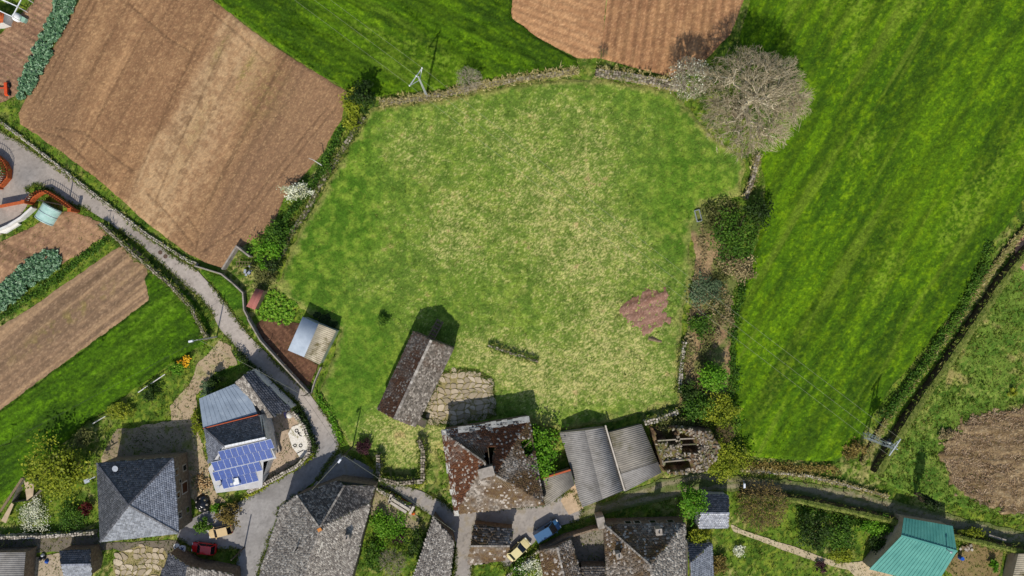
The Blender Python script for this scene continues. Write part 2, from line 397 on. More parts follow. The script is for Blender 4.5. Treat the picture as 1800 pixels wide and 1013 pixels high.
def ex_left(c, x, y, u, v, n1, n2, n3):
    w, q = px(x, y)
    t = (w - 372) * .88 + (q - 60) * .47                     # distance across the rows, from the pale strip's west edge
    c = mixc(c, np.array(lin('#b59670')), sstep(-6, 14, t + (n1 - .5) * 40) * sstep(150, 60, t) * (.3 + .42 * sstep(.4, .6, n2)))
    c = mixc(c, np.array(lin('#7f7040')), (.8 * blob(x, y, 388, 85, 6, 34, .45) + .9 * blob(x, y, 432, 125, 6, 34, .5) + .45 * blob(x, y, 470, 170, 45, 60) + .3 * blob(x, y, 345, 230, 12, 70, .45)) * sstep(.35, .6, n2 * .5 + n3 * .5))
    c = mixc(c, np.array(lin('#7b5f46')), .6 * (1 - sstep(20, 75, np.hypot((w - 90) * .9, (q - 120) * .18) )) )
    c = mixc(c, np.array(lin('#82654c')), sstep(120, 175, t) * .6)
    return c
tr = [[(100, 225), (150, 232), (200, 275), (235, 300)], [(60, 230), (110, 240), (170, 300)], [(225, 5), (300, 70), (335, 90)], [(370, 20), (420, 60), (470, 110)], [(160, 0), (110, 90), (60, 180)], [(172, 0), (122, 90), (72, 180)],
      [(590, 190), (540, 250), (470, 340), (420, 400), (360, 440)], [(575, 190), (525, 250), (455, 340), (405, 400)], [(330, 380), (350, 410), (345, 440)], [(260, 340), (300, 380), (340, 430)], [(355, 60), (290, 200), (235, 330)], [(395, 80), (330, 220), (275, 350)]]
f, r = soil(math.radians(62), 60, ('#846346', '#9a7754', '#b4946a'), .85, tracks=tr, extra=ex_left, amp=.06); sheet('ploughed_field_west', PL, 0.0, f, 'soil_field', r, 0.17, .25)
PN1 = [(895, -90), (898, 33), (950, 70), (1015, 102), (1056, 104), (1066, 0), (1070, -90)]
PN2 = [(1070.5, -90), (1066.5, 0), (1056.5, 104), (1100, 115), (1180, 136), (1235, 110), (1285, 60), (1308, 0), (1325, -90)]
f, r = soil(math.radians(-20), 75, ('#9c7350', '#b0865e', '#c49e74'), 1.2, amp=.07); sheet('ploughed_field_north', PN1, 0.0, f, 'soil_field', r, 0.22, .15)
f, r = soil(math.radians(82), 77, ('#966d4c', '#ae835a', '#c69e74'), 1.45, amp=.2)
def _rows(f):
    def g(x, y, d):
        c = f(x, y, d); v = -x * math.sin(math.radians(82)) + y * math.cos(math.radians(82))
        return mixc(c, c * .70, sstep(.35, .1, np.abs((v / 1.45) % 1 - .5)))
    return g
sheet('ridged_field_north', PN2, 0.0, _rows(f), 'soil_field', r, 0.2, .15)
PW = [(-70, 640), (0, 575), (70, 530), (150, 475), (200, 440), (225, 428), (262, 455), (258, 490), (266, 527), (180, 590), (90, 655), (0, 722), (-70, 780)]
def ex_w(c, x, y, u, v, n1, n2, n3):
    w, q = px(x, y); t = w * .6 + q * .8
    c = mixc(c, np.array(lin('#a98a68')), sstep(.5, .62, fbm(u * .03, v * .8, 92)) * .6)
    return mixc(c, np.array(lin('#76702f')), sstep(.45, .6, n2) * .5 * blob(x, y, 120, 560, 110, 12, -.62))
f, r = soil(math.radians(38), 90, ('#77604a', '#8b7056', '#a58b6c'), 1.1, extra=ex_w, amp=.08); sheet('tilled_strip_west', PW, 0.003, f, 'soil_field', r, 0.22, .2)
PG = [(-60, 70), (0, 60), (30, 30), (60, 5), (68, -60), (100, -60), (98, 0), (80, 50), (55, 110), (30, 168), (0, 180), (-60, 180)]
f, r = soil(math.radians(-30), 95, ('#7f604a', '#93745a', '#b3946e'), .9); sheet('garden_soil_northwest', PG, 0.0, f, 'soil_field', r, 0.17, .25)
f, r = soil(math.radians(-25), 97, ('#86664e', '#a3805f', '#b09070'), 1.5, amp=.03)
sheet('rough_ground_west', [(-60, 470), (0, 425), (50, 405), (90, 375), (130, 372), (185, 395), (190, 410), (150, 440), (80, 480), (0, 520), (-60, 560)], 0.0, f, 'soil_field', r, 0.25, .4)
f, r = soil(math.radians(-50), 99, ('#5e4232', '#6f4f3b', '#84644a'), .8)
sheet('vegetable_bed', [(450, 570), (470, 555), (530, 570), (508, 612), (560, 642), (543, 682), (500, 642), (462, 600)], 0.0, f, 'soil_field', r, 0.2, .15)
f, r = soil(math.radians(20), 103, ('#7c5a4a', '#8f6e5c', '#b09080'), 1.4, amp=.05)
sheet('bare_earth_patch', [(1076, 540), (1100, 525), (1140, 508), (1180, 507), (1180, 540), (1176, 570), (1140, 588), (1115, 575), (1090, 562)], 0.012, f, 'soil_field', lambda x, y, d: r(x, y, d) + .12, 0.17, 1.5, 1.2)
sheet('trampled_earth_east', [(1218, 350), (1260, 370), (1300, 400), (1310, 470), (1285, 520), (1285, 640), (1280, 700), (1240, 720), (1196, 715), (1200, 640), (1212, 560), (1222, 480), (1215, 400)], 0.0,
      lambda x, y, d: mixc(soil(0, 107, ('#8a6f52', '#9d8460', '#a99068'), 1.3)[0](x, y, d), np.array(lin('#5f7030')), sstep(.42, .62, fbm(x * .4, y * .4, 110)) * .85), 'grass_field', lambda x, y, d: .1 + .2 * fbm(x * 1.2, y * 1.2, 111), 0.22, .6)
def rough_col(x, y, d):
    A, B, C, T = cc('#4a6a20', '#6a8230', '#8f9448', '#a38f5e')
    n1 = fbm(x * .2, y * .2, 120); n2 = fbm(x * .9, y * .9, 121, 3); n3 = fbm(x * 2.5, y * 2.5, 122, 2)
    c = mixc(A, B, sstep(.3, .65, n2)); c = mixc(c, C, sstep(.5, .75, n1 * .5 + n3 * .5)); c = mixc(c, T, sstep(.58, .7, n1 * .6 + n2 * .4) * .7)
    return c * (.64 + .40 * n3 + .36 * rng.random(len(x)))[:, None]
PE = [(1535, 835), (1580, 752), (1640, 665), (1700, 575), (1760, 490), (1800, 440), (1930, 260), (1960, 1000), (1800, 915), (1700, 893), (1600, 870)]
sheet('rough_pasture_east', PE, 0.0, rough_col, 'grass_field', lambda x, y, d: .05 + .25 * fbm(x * .8, y * .8, 125, 3), 0.25, .4)
def fern_col(x, y, d):
    A, B, C = cc('#6e5a3c', '#8a7454', '#a69270'); n2 = fbm(x * .35, y * 1.6, 131, 3); n3 = fbm(x * 2.6, y * 2.6, 132, 2)
    c = mixc(A, B, sstep(.3, .6, n2)); c = mixc(c, C, sstep(.5, .75, n3 * .6 + n2 * .4) * .8); return c * (.6 + .4 * n3 + .4 * rng.random(len(x)))[:, None]
sheet('dead_bracken_patch', [(1650, 800), (1665, 760), (1710, 728), (1800, 715), (1930, 700), (1940, 920), (1800, 905), (1720, 885), (1670, 850)], 0.02, fern_col, 'grass_field', lambda x, y, d: .15 + .45 * fbm(x * .35 + 3, y * 1.5, 134, 3), 0.2, 2.2, 1.1)
sheet('bare_corner_east', [(1785, 470), (1782, 440), (1800, 405), (1850, 380), (1850, 470), (1800, 480)], 0.02, soil(.4, 137, ('#9c7460', '#b48c72', '#c49c80'), .8)[0], 'soil_field', lambda x, y, d: .3 + .1 * fbm(x, y, 139), 0.25, .2)

# --- paved and trodden surfaces
def pave(cols, s0, st=.5):
    A, B, C = cc(*cols)
    def f(x, y, d):
        n1 = fbm(x * .25, y * .25, s0); n2 = fbm(x * 1.1, y * 1.1, s0 + 1); n3 = fbm(x * 3, y * 3, s0 + 2, 2)
        c = mixc(A, B, sstep(.3, .7, n1 * .5 + n2 * .5)); c = mixc(c, C, sstep(.56, .7, n2) * st)
        crack = np.exp(-((np.abs(fbm(x * .35, y * .35, s0 + 5) - .5)) / .006) ** 2) * .3
        return c * (.9 + .2 * n3 - crack)[:, None]
    return f
ROAD = [(-80, 180), (0, 230), (40, 254), (110, 302), (180, 352), (240, 400), (300, 447), (345, 474), (372, 502), (395, 532), (414, 560), (440, 592), (500, 652), (548, 697), (572, 730), (590, 757), (596, 785), (585, 805), (562, 838), (520, 874), (491, 892), (472, 950), (453, 1013), (440, 1090),
        (395, 1090), (412, 1013), (420, 965), (345, 965), (310, 945), (318, 922), (360, 900), (402, 890), (440, 872), (500, 832), (538, 806), (549, 780), (545, 745), (525, 708), (490, 677), (440, 640), (407, 602), (386, 577), (372, 547), (350, 522), (310, 487), (250, 432), (195, 394), (150, 366), (120, 356), (90, 334), (62, 322), (45, 335), (60, 345), (20, 400), (-80, 470), (-80, 250)]
_ra, _rb = pave(('#a0958a', '#b2a79b', '#90867c'), 150, .35), pave(('#8a8682', '#9c9894', '#7c7875'), 150, .35)
sheet('road', ROAD, 0.05, lambda x, y, d: mixc(_ra(x, y, d), _rb(x, y, d), np.clip(sstep(-20, -27, y) + .7 * blob(x, y, 45, 310, 30, 25), 0, 1)) * ((.84 + .16 * sstep(-.05, -.5, d)) * (1 - .07 * np.exp(-((d + .9) / .28) ** 2) - .16 * sstep(.60, .64, fbm(x * .16, y * .16, 161))))[:, None], 'paved', None, 0.25, .12, 1.2)
STREET = [(562, 838), (584, 806), (600, 795), (640, 815), (690, 845), (740, 864), (775, 880), (802, 900), (960, 886), (1005, 862), (1024, 892), (1020, 915), (960, 930), (925, 968), (890, 1000), (880, 985), (900, 935), (838, 918), (833, 960), (828, 1013), (826, 1090), (793, 1090), (798, 1013), (802, 955), (792, 930), (745, 898), (692, 864), (662, 854), (600, 846), (545, 862)]
sheet('street', STREET, 0.056, pave(('#8e8780', '#a0988f', '#86795f'), 160, .5), 'paved', None, 0.25, .12, 1.2)
LANE = [(1004, 866), (1060, 885), (1100, 866), (1165, 842), (1230, 828), (1292, 836), (1400, 846), (1500, 862), (1600, 888), (1700, 912), (1800, 934), (1960, 975), (1960, 1010), (1800, 962), (1700, 938), (1600, 914), (1500, 890), (1400, 868), (1300, 862), (1200, 872), (1120, 890), (1050, 905), (1000, 920), (985, 900)]
def lane_col(x, y, d):
    A, B, C = cc('#6d6a3a', '#8a8266', '#55662a'); n2 = fbm(x * 1.1, y * 1.1, 171); n3 = fbm(x * 3, y * 3, 172, 2)
    c = mixc(B, A, sstep(.9, .3, np.abs(np.abs(d) - .75) + (n2 - .5) * .6) * 0); rut = sstep(.2, .45, np.abs(-d - .8) + (n2 - .5) * .3)
    c = mixc(B, C, rut * .8); c = mixc(c, A, sstep(.5, .7, n2) * .5); return c * (.8 + .4 * n3)[:, None]
sheet('lane', LANE, 0.044, lane_col, 'soil_field', None, 0.25, .3)
YARD = pave(('#a48f72', '#b7a385', '#8e8a58'), 180, .7)
sheet('sandy_yard', [(300, 740), (270, 745), (215, 760), (180, 800), (175, 830), (330, 800), (335, 870), (345, 890), (400, 885), (375, 860), (350, 760), (345, 700), (350, 690), (380, 655), (415, 640), (405, 608), (385, 598), (375, 612), (350, 640), (330, 680), (300, 715)], 0.02, YARD, 'soil_field', None, 0.25, .5)
sheet('terrace_yard', [(412, 672), (440, 655), (515, 722), (540, 755), (546, 790), (525, 812), (470, 842), (430, 860), (400, 800), (420, 720)], 0.04, pave(('#a8937c', '#b8a48c', '#94806a'), 185), 'paved', None, 0.25, .1)
sheet('house_shadow_yard', [(205, 755), (335, 748), (345, 830), (330, 900), (320, 800), (200, 812), (180, 806)], 0.03, pave(('#8c7c64', '#988a70', '#6d7036'), 187, .8), 'soil_field', None, 0.25, .4)  # yard sheet darkened in the outline of the house's cast shadow
sheet('lower_alley', [(-60, 945), (170, 938), (176, 955), (310, 950), (330, 975), (290, 1000), (200, 965), (160, 972), (100, 970), (-60, 975)], 0.02, pave(('#6a6256', '#7a7060', '#5c5c3a'), 189), 'soil_field', None, 0.25, .15)
sheet('courtyard_southwest', [(45, 985), (72, 978), (104, 972), (160, 1010), (180, 1090), (30, 1090)], 0.03, pave(('#a2927a', '#ae9e86', '#8f8068'), 190), 'paved', None, 0.25, .1)
sheet('garden_path', [(1284, 922), (1300, 930), (1345, 945), (1400, 962), (1440, 978), (1480, 990), (1530, 985), (1560, 1000), (1590, 1035), (1520, 1030), (1490, 1002), (1435, 988), (1390, 972), (1340, 953), (1290, 934)], 0.03, pave(('#b3a284', '#c0b090', '#a0906c'), 191), 'soil_field', None, 0.2, .15)
sheet('rubble_garden', [(655, 860), (690, 872), (720, 890), (738, 912), (735, 935), (705, 925), (690, 905), (650, 905), (640, 880)], 0.01, pave(('#8f8468', '#a89878', '#6f7a38'), 193, .9), 'soil_field', lambda x, y, d: .1 * fbm(x * 3, y * 3, 5), 0.2, .4)
sheet('shed_yard_southeast', [(1700, 955), (1740, 950), (1765, 965), (1755, 1013), (1690, 1030), (1660, 1000)], 0.02, pave(('#7a6844', '#8a7650', '#6b6a34'), 195), 'soil_field', None, 0.22, .4)
sheet('farm_courtyard', [(955, 962), (1000, 940), (1062, 925), (1066, 1000), (1020, 1000), (1004, 948)], 0.02, pave(('#7a7266', '#8a8274', '#6a6254'), 197), 'paved', None, 0.25, .1)  # concrete toned dark for the shade it lies in
sheet('sunlit_yard_patch', [(1000, 858), (1012, 850), (1026, 895), (1000, 905), (985, 880)], 0.062, pave(('#b29a7c', '#c0a88a', '#a08a6e'), 199), 'paved', None, 0.2, .05)  # sunlit part of the concrete yard, its light put into a paler colour
f, r = lush(.3, 211, ('#34560e', '#4a6e14', '#62801c', '#7c8438')); sheet('grass_corner', [(350, 474), (395, 487), (412, 502), (428, 520), (428, 548), (440, 578), (416, 556), (396, 528), (374, 500)], 0.0, f, 'grass_field', lambda x, y, d: r(x, y, d) * .3, 0.17, .1)
# ---------------------------------------------------------------- plants, walls: builders
def tufts_mesh(name, x, y, z0, h, w, mat, blades=4, lean=.5, rnd=None):
    """grass: every tuft a few bent triangular blades"""
    n = len(x); N = n * blades
    bx = np.repeat(x, blades) + rng.normal(0, .08, N); by = np.repeat(y, blades) + rng.normal(0, .08, N)
    hh = np.repeat(h, blades) * rng.uniform(.6, 1.2, N); a = rng.uniform(0, 2 * np.pi, N); b = rng.uniform(0, 2 * np.pi, N)
    ww = w * rng.uniform(.6, 1.4, N); le = hh * lean * rng.uniform(.3, 1.4, N)
    zb = np.repeat(z0, blades) if np.ndim(z0) else np.full(N, z0)
    V = np.empty((N, 3, 3))
    V[:, 0] = np.stack([bx - ww * np.cos(a), by - ww * np.sin(a), zb], 1)
    V[:, 1] = np.stack([bx + ww * np.cos(a), by + ww * np.sin(a), zb], 1)
    V[:, 2] = np.stack([bx + le * np.cos(b), by + le * np.sin(b), zb + hh], 1)
    r = np.repeat(rng.random(n) if rnd is None else rnd, blades) + rng.normal(0, .12, N)
    return mesh_np(name, V.reshape(-1, 3), np.arange(N * 3).reshape(-1, 3), mat, {'rnd': np.repeat(np.clip(r, 0, 1), 3)})
def scatter(poly, n, excl=(), margin=0.0):
    P = WA(poly); lo, hi = P.min(0), P.max(0)
    lo = np.maximum(lo, (-92, -58)); hi = np.minimum(hi, (92, 58))
    x = rng.uniform(lo[0], hi[0], n); y = rng.uniform(lo[1], hi[1], n)
    k = inside(P, x, y)
    if margin: k &= polydist(P, x, y) > margin
    for e in excl: k &= ~inside(WA(e), x, y)
    return x[k], y[k]
def leaf_arrays(C, size, up=.5):
    """one bent quad (two triangles, folded) per leaf centre"""
    n = len(C); d = rng.normal(0, 1, (n, 3)); d[:, 2] += 0; d /= np.linalg.norm(d, axis=1)[:, None]
    nr = rng.normal(0, 1, (n, 3)); nr[:, 2] = np.abs(nr[:, 2]) + up * 2; nr /= np.linalg.norm(nr, axis=1)[:, None]
    d -= nr * (d * nr).sum(1)[:, None]; d /= np.linalg.norm(d, axis=1)[:, None] + 1e-9
    s = np.cross(nr, d); L = size * rng.uniform(.6, 1.4, n); w = L * rng.uniform(.35, .6, n)
    V = np.empty((n, 4, 3)); V[:, 0] = C - d * L[:, None] / 2; V[:, 2] = C + d * L[:, None] / 2 - nr * (L * .15)[:, None]
    V[:, 1] = C + s * w[:, None]; V[:, 3] = C - s * w[:, None]
    return V.reshape(-1, 3), np.arange(n * 4).reshape(-1, 4)
def crown_points(n, c, rx, ry, rz, clumps=None, gap=.35, flat=0.0):
    """leaf positions gathered in clumps spread through an uneven crown"""
    k = clumps or max(6, int(n / 45)); cp = rng.normal(0, 1, (k, 3)); cp /= np.linalg.norm(cp, axis=1)[:, None]
    cp *= (rng.uniform(.25, 1, (k, 1)) ** .5) * rng.uniform(.6, 1.3, (k, 1)); cp[:, 2] = np.where(cp[:, 2] < -.3, -cp[:, 2] * .6, cp[:, 2])
    idx = rng.integers(0, k, n); sg = gap * rng.uniform(.5, 1.1, k)[idx]
    q = cp[idx] + rng.normal(0, 1, (n, 3)) * sg[:, None] * .55
    r = (rng.random(k)[idx] * .6 + rng.random(n) * .4)
    return np.asarray(c) + q * np.array([rx, ry, rz]), r
def branch_mesh(origin, tips, r0=None, rmin=.018, split=(3, 5), twig=.9, kink=.12, sides=3):
    """limbs that divide towards groups of tips; returns one mesh's arrays"""
    segs = []
    st = [(np.asarray(origin, float), np.arange(len(tips)), 0)]
    N = len(tips)
    def rad(n): return max(rmin, (r0 or .05 * N ** .5 * .05) * (n / N) ** .42)
    while st:
        o, ids, lev = st.pop()
        if len(ids) <= 2 or lev > 9:
            for i in ids: segs.append((o, tips[i], rad(1), rmin * .6))
            continue
        k = random.randint(*split); k = min(k, len(ids))
        seeds = tips[rng.choice(ids, k, replace=False)]
        lab = ((tips[ids][:, None] - seeds[None]) ** 2).sum(2).argmin(1)
        for j in range(k):
            sub = ids[lab == j]
            if not len(sub): continue
            cen = tips[sub].mean(0); L = np.linalg.norm(cen - o); f = .45 if len(sub) > 4 else .6
            e = o + (cen - o) * f + rng.normal(0, 1, 3) * L * kink * .5
            m = (o + e) / 2 + rng.normal(0, 1, 3) * L * kink * .4
            ra, rb = rad(len(sub)), rad(max(1, len(sub) * .8))
            segs.append((o, m, ra, (ra + rb) / 2)); segs.append((m, e, (ra + rb) / 2, rb))
            st.append((e, sub, lev + 1))
    A = np.array([s[0] for s in segs]); B = np.array([s[1] for s in segs]); ra = np.array([s[2] for s in segs]); rb = np.array([s[3] for s in segs])
    return seg_arrays(A, B, ra, rb, sides)
def seg_arrays(A, B, ra, rb, sides=3):
    d = B - A; d /= np.linalg.norm(d, axis=1)[:, None] + 1e-9
    up = np.where(np.abs(d[:, 2:3]) < .9, [[0, 0, 1.]], [[1., 0, 0]]); x = np.cross(d, up); x /= np.linalg.norm(x, axis=1)[:, None]; y = np.cross(d, x)
    n = len(A); V = np.empty((n, 2, sides, 3))
    for i in range(sides):
        t = 2 * math.pi * i / sides; o = x * math.cos(t) + y * math.sin(t)
        V[:, 0, i] = A + o * ra[:, None]; V[:, 1, i] = B + o * rb[:, None]
    base = np.arange(n)[:, None] * 2 * sides; F = []
    for i in range(sides):
        j = (i + 1) % sides; F.append(base + np.array([[i, j, sides + j, sides + i]]))
    rr = np.where(ra > .06, .9, rng.random(n) * .75)  # thick limbs set pale: pale bark plus sunlight put into the tone
    return V.reshape(-1, 3), np.concatenate(F), np.repeat(rr, 2 * sides)
LEAF = {
 'dark': M_leaf('leaf_dark', ['#1c2c0a', '#2f4612', '#466018']), 'mid': M_leaf('leaf_mid', ['#2c4610', '#456a18', '#6a8a28']),
 'bright': M_leaf('leaf_bright', ['#3f6a10', '#5c8e18', '#86ac30']), 'yellow': M_leaf('leaf_yellow', ['#56661a', '#84901e', '#aeb038']),
 'olive': M_leaf('leaf_olive', ['#454a20', '#666a34', '#8e8c50']), 'dry': M_leaf('leaf_dry', ['#66583a', '#8c7c54', '#b0a072'], .1),
 'blossom': M_leaf('leaf_blossom', ['#8c9058', '#cfcfae', '#eeeedc'], .1), 'red': M_leaf('leaf_red', ['#2e0c0c', '#561614', '#7a2620']),
 'purple': M_leaf('leaf_purple', ['#2a1618', '#44262a', '#5e3c3e']), 'kale': M_leaf('leaf_kale', ['#2c4a30', '#587e54', '#a0bc98'], .1),
 'rusty': M_leaf('leaf_rusty', ['#4e4420', '#7a6830', '#9c8a48'], .15), 'grey': M_leaf('leaf_grey', ['#3e5030', '#5f7450', '#84946c']),
 'ivy': M_leaf('leaf_ivy', ['#16240a', '#26380f', '#3d5218'], .1), 'gold': M_leaf('leaf_gold', ['#b07a10', '#d8a018', '#ecc030'], .1),
 'bracken': M_leaf('leaf_bracken', ['#8a7054', '#a88e70', '#c0aa8c'], .1), 'straw': M_leaf('leaf_straw', ['#8c8248', '#b0a468', '#cabc86'], .1), 'lushg': M_leaf('leaf_lush', ['#244606', '#3c6409', '#5a7e12']),
 'meadowg': M_leaf('leaf_meadow', ['#345412', '#527220', '#7a8c38', '#b4a664']), 'verge': M_leaf('leaf_verge', ['#324c10', '#5a7420', '#84903a', '#a09a58']),
}
BARK = M('bark', [(.3, '#3e3226'), (.7, '#6a5a48')], 6, .9, .4, 14)
TWIG = M('twig', [(.2, '#7e6e54'), (.5, '#b8a988'), (.85, '#dfd3b6')], 1.5, .85, 0, rnd=.6)
TWIG_P = M('twig_pale', [(.2, '#8c7f68'), (.5, '#b0a48c'), (.85, '#d4cab4')], 1.5, .85, 0, rnd=.6)
TWIG_B = M('twig_brown', [(.2, '#5e4c34'), (.5, '#82704c'), (.85, '#a8946a')], 1.5, .85, 0, rnd=.6)
def plant(name, label, cat, p, r, h, leaf, n=None, size=.26, r2=None, zc=None, group=None, stems=7, gap=.4, up=.5):
    """p: photo pixel of the crown's middle; r, r2: crown radii in metres"""
    r2 = r2 or r; zc = h * .55 if zc is None else zc; b = W(p[0], p[1], zc); root = thing(name, label, cat, (b.x, b.y, 0), group)
    n = n or int(min(4200, 330 * r * r2 + 160 * r2 * h))
    C, rn = crown_points(n, (0, 0, zc), r, r2, (h - zc) * .95 if h - zc > .3 else .3, gap=gap)
    C[:, 2] = np.maximum(C[:, 2], .05 + .1 * rng.random(n))
    V, F = leaf_arrays(C, size, up)
    put('crown', mesh_np('crown', V, F, LEAF[leaf], {'rnd': np.repeat(rn, 4)}), root)
    T = C[rng.choice(n, min(n, stems * 6), replace=False)]
    V, F, rr = branch_mesh((0, 0, 0), T, r0=.05 + .022 * h, rmin=.02, sides=4)
    put('trunk' if h > 2.2 else 'stem', mesh_np('stem', V, F, BARK, {'rnd': rr}), root)
    return root
def bare(name, label, cat, p, r, h, n, mat, zc=None, dome=True, r2=None, base=None, trunk=.2, rmin=.022, extra=None, trunk_h=None, group=None):
    r2 = r2 or r; zc = h * .5 if zc is None else zc; b = W(p[0], p[1], zc) if base is None else W(*base); c = W(p[0], p[1], zc)
    root = thing(name, label, cat, (b.x, b.y, 0), group); o = Vector((c.x - b.x, c.y - b.y, zc))
    q = rng.normal(0, 1, (n, 3)); q /= np.linalg.norm(q, axis=1)[:, None]; q[:, 2] = np.where(q[:, 2] < -.15, -q[:, 2], q[:, 2])
    q *= (rng.uniform(.1, 1, (n, 1)) ** .36); th = np.arctan2(q[:, 1], q[:, 0])
    lump = 1 + .04 * np.sin(th * 3 + 1) + .04 * np.sin(th * 7 + 2) + .04 * np.sin(th * 17)
    T = np.array([o.x, o.y, zc]) + q * np.array([r, r2, h - zc]) * lump[:, None]
    th_ = trunk_h if trunk_h is not None else h * .18
    V, F, rr = branch_mesh((0, 0, th_), T, r0=trunk * .8, rmin=rmin, kink=.22)
    put('branches', mesh_np('branches', V, F, mat, {'rnd': rr}), root)
    V, F, rr = seg_arrays(np.array([[0, 0, -.1], [.0, .03, th_ * .5]]), np.array([[.0, .03, th_ * .5], [0, 0, th_ + .05]]), np.array([trunk * 1.4, trunk * 1.1]), np.array([trunk * 1.1, trunk]), 8)
    put('trunk', mesh_np('trunk', V, F, BARK, {'rnd': rr}), root)
    if extra: 
        lf, m, sz = extra; C = T[rng.choice(n, m)] + rng.normal(0, .12, (m, 3)); V, F = leaf_arrays(C, sz)
        put('blossom' if lf == 'blossom' else 'leaves', mesh_np('leaves', V, F, LEAF[lf], {'rnd': np.repeat(rng.random(m), 4)}), root)
    return root
def path_pts(path, step):
    P = WA(path); out = []
    for i in range(len(P) - 1):
        L = np.hypot(*(P[i + 1] - P[i])); k = max(1, int(L / step))
        for j in range(k): out.append((P[i] + (P[i + 1] - P[i]) * (j + .5) / k, (P[i + 1] - P[i]) / (L + 1e-9), L / k))
    return out
def hedge(name, label, cat, path, w, h, leaf, dens=70, size=.24, ragged=.5, group=None):
    b = W(*path[0]); root = thing(name, label, cat, (b.x, b.y, 0), group); C = []; R = []
    for p, t, L in path_pts(path, .7):
        hh = h * rng.uniform(1 - ragged, 1 + ragged * .4); ww = w * rng.uniform(1 - ragged * .6, 1 + ragged * .3); n = int(dens * w * L * (.6 + h * .3)) + 3
        q = rng.normal(0, .42, (n, 3)); q[:, 2] = np.abs(rng.beta(2.2, 1.3, n)) * hh
        nr = np.array([-t[1], t[0]]); off = rng.normal(0, .15 * w)
        xy = p + np.outer(q[:, 0] * L * 1.6, t) + np.outer(np.clip(q[:, 1], -1, 1) * ww * .6 + off, nr)
        C.append(np.c_[xy - np.array([b.x, b.y]), q[:, 2]]); R.append(np.clip(rng.random() * .6 + rng.random(n) * .4, 0, 1))
    C = np.concatenate(C); R = np.concatenate(R); V, F = leaf_arrays(C, size)
    put('foliage', mesh_np('foliage', V, F, LEAF[leaf], {'rnd': np.repeat(R, 4)}), root)
    m = MB()
    for p, t, L in path_pts(path, .9): m.tube((p[0], p[1], 0), (p[0] + rng.normal(0, .2), p[1] + rng.normal(0, .2), h * .7), .04, .015, 4)
    m.build('stems', BARK, root, kind='stuff'); return root
STONE = M('dry_stone', [(.2, '#5a5044'), (.5, '#857a6a'), (.8, '#b4a894')], 3, .9, .5, 9, rnd=.55, dirt='#5c6430', dscale=.8, dlo=.52, dhi=.66)
STONE_P = M('pale_stone', [(.2, '#7c7468'), (.5, '#a89e90'), (.8, '#d0c6b6')], 3, .9, .5, 9, rnd=.55, dirt='#6a6a3c', dscale=.8, dlo=.56, dhi=.7)
STONE_D = M('dark_stone', [(.2, '#3c362e'), (.5, '#5e554a'), (.8, '#887c6c')], 3, .9, .5, 9, rnd=.55, dirt='#3c4a1c', dscale=.8, dlo=.48, dhi=.62)
CONC = M('concrete', [(.3, '#857c72'), (.7, '#aaa094')], 2, .9, .15, 12, dirt='#6c6656', dscale=.7, dlo=.5, dhi=.7)
def wall(name, label, path, w, h, mat=STONE, grass=None, stone=.42, rag=.25, cat='wall', group=None):
    """dry stone wall: rubble core and a skin of single irregular stones, optionally with plants on top"""
    b = W(*path[0]); root = thing(name, label, cat, (b.x, b.y, 0), group); m = MB(); core = MB(); tx, ty = [], []
    P = WA(path)
    for i in range(len(P) - 1):
        d = P[i + 1] - P[i]; L = np.hypot(*d); t = d / L
        core.obox((*((P[i] + P[i + 1]) / 2), h * .42), (*(t * L / 2), 0), (-t[1] * w * .4, t[0] * w * .4, 0), (0, 0, h * .42))
    rows = max(2, int(w / stone + .5)); lays = max(1, int(h / .38 + .5))
    for p, t, L in path_pts(path, stone):
        hj = h * (1 + rag * (fbm(np.array([p[0] * .5]), np.array([p[1] * .5]), 5)[0] - .5) * 1.6)
        for k in range(rows):
            o = (k + .5) / rows * w - w / 2 + random.uniform(-.06, .06); side = k in (0, rows - 1)
            for l in range(lays if side else 1):
                zc = hj * (lays - l - .5) / lays + random.uniform(-.05, .07)
                a = math.atan2(t[1], t[0]) + random.uniform(-.35, .35); sx, sy, sz = L * random.uniform(.7, 1.15), w / rows * random.uniform(.75, 1.15), hj / lays * random.uniform(.8, 1.1)
                ca, sa = math.cos(a), math.sin(a); ti = random.uniform(-.12, .12)
                m.obox((p[0] - t[1] * o, p[1] + t[0] * o, max(zc, sz * .5)), (ca * sx / 2, sa * sx / 2, ti * sx), (-sa * sy / 2, ca * sy / 2, 0), (0, 0, sz / 2), 0, random.uniform(.7, .92))
        if grass:
            for _ in range(int(grass[1] * L * 26)): 
                q = random.gauss(0, .5) * w; tx.append(p[0] - t[1] * q + random.gauss(0, .15)); ty.append(p[1] + t[0] * q + random.gauss(0, .15))
    core.build('core', MATS['dark_stone'], root); m.build('stones', mat, root, kind='stuff')
    if grass and tx:
        tx, ty = np.array(tx), np.array(ty); n = len(tx)
        put('grass_tufts', tufts_mesh('grass_tufts', tx - b.x, ty - b.y, np.full(n, h * .75), rng.uniform(.2, .5, n), .07, LEAF[grass[0]], 6, 1.3), root, kind='stuff')
    return root
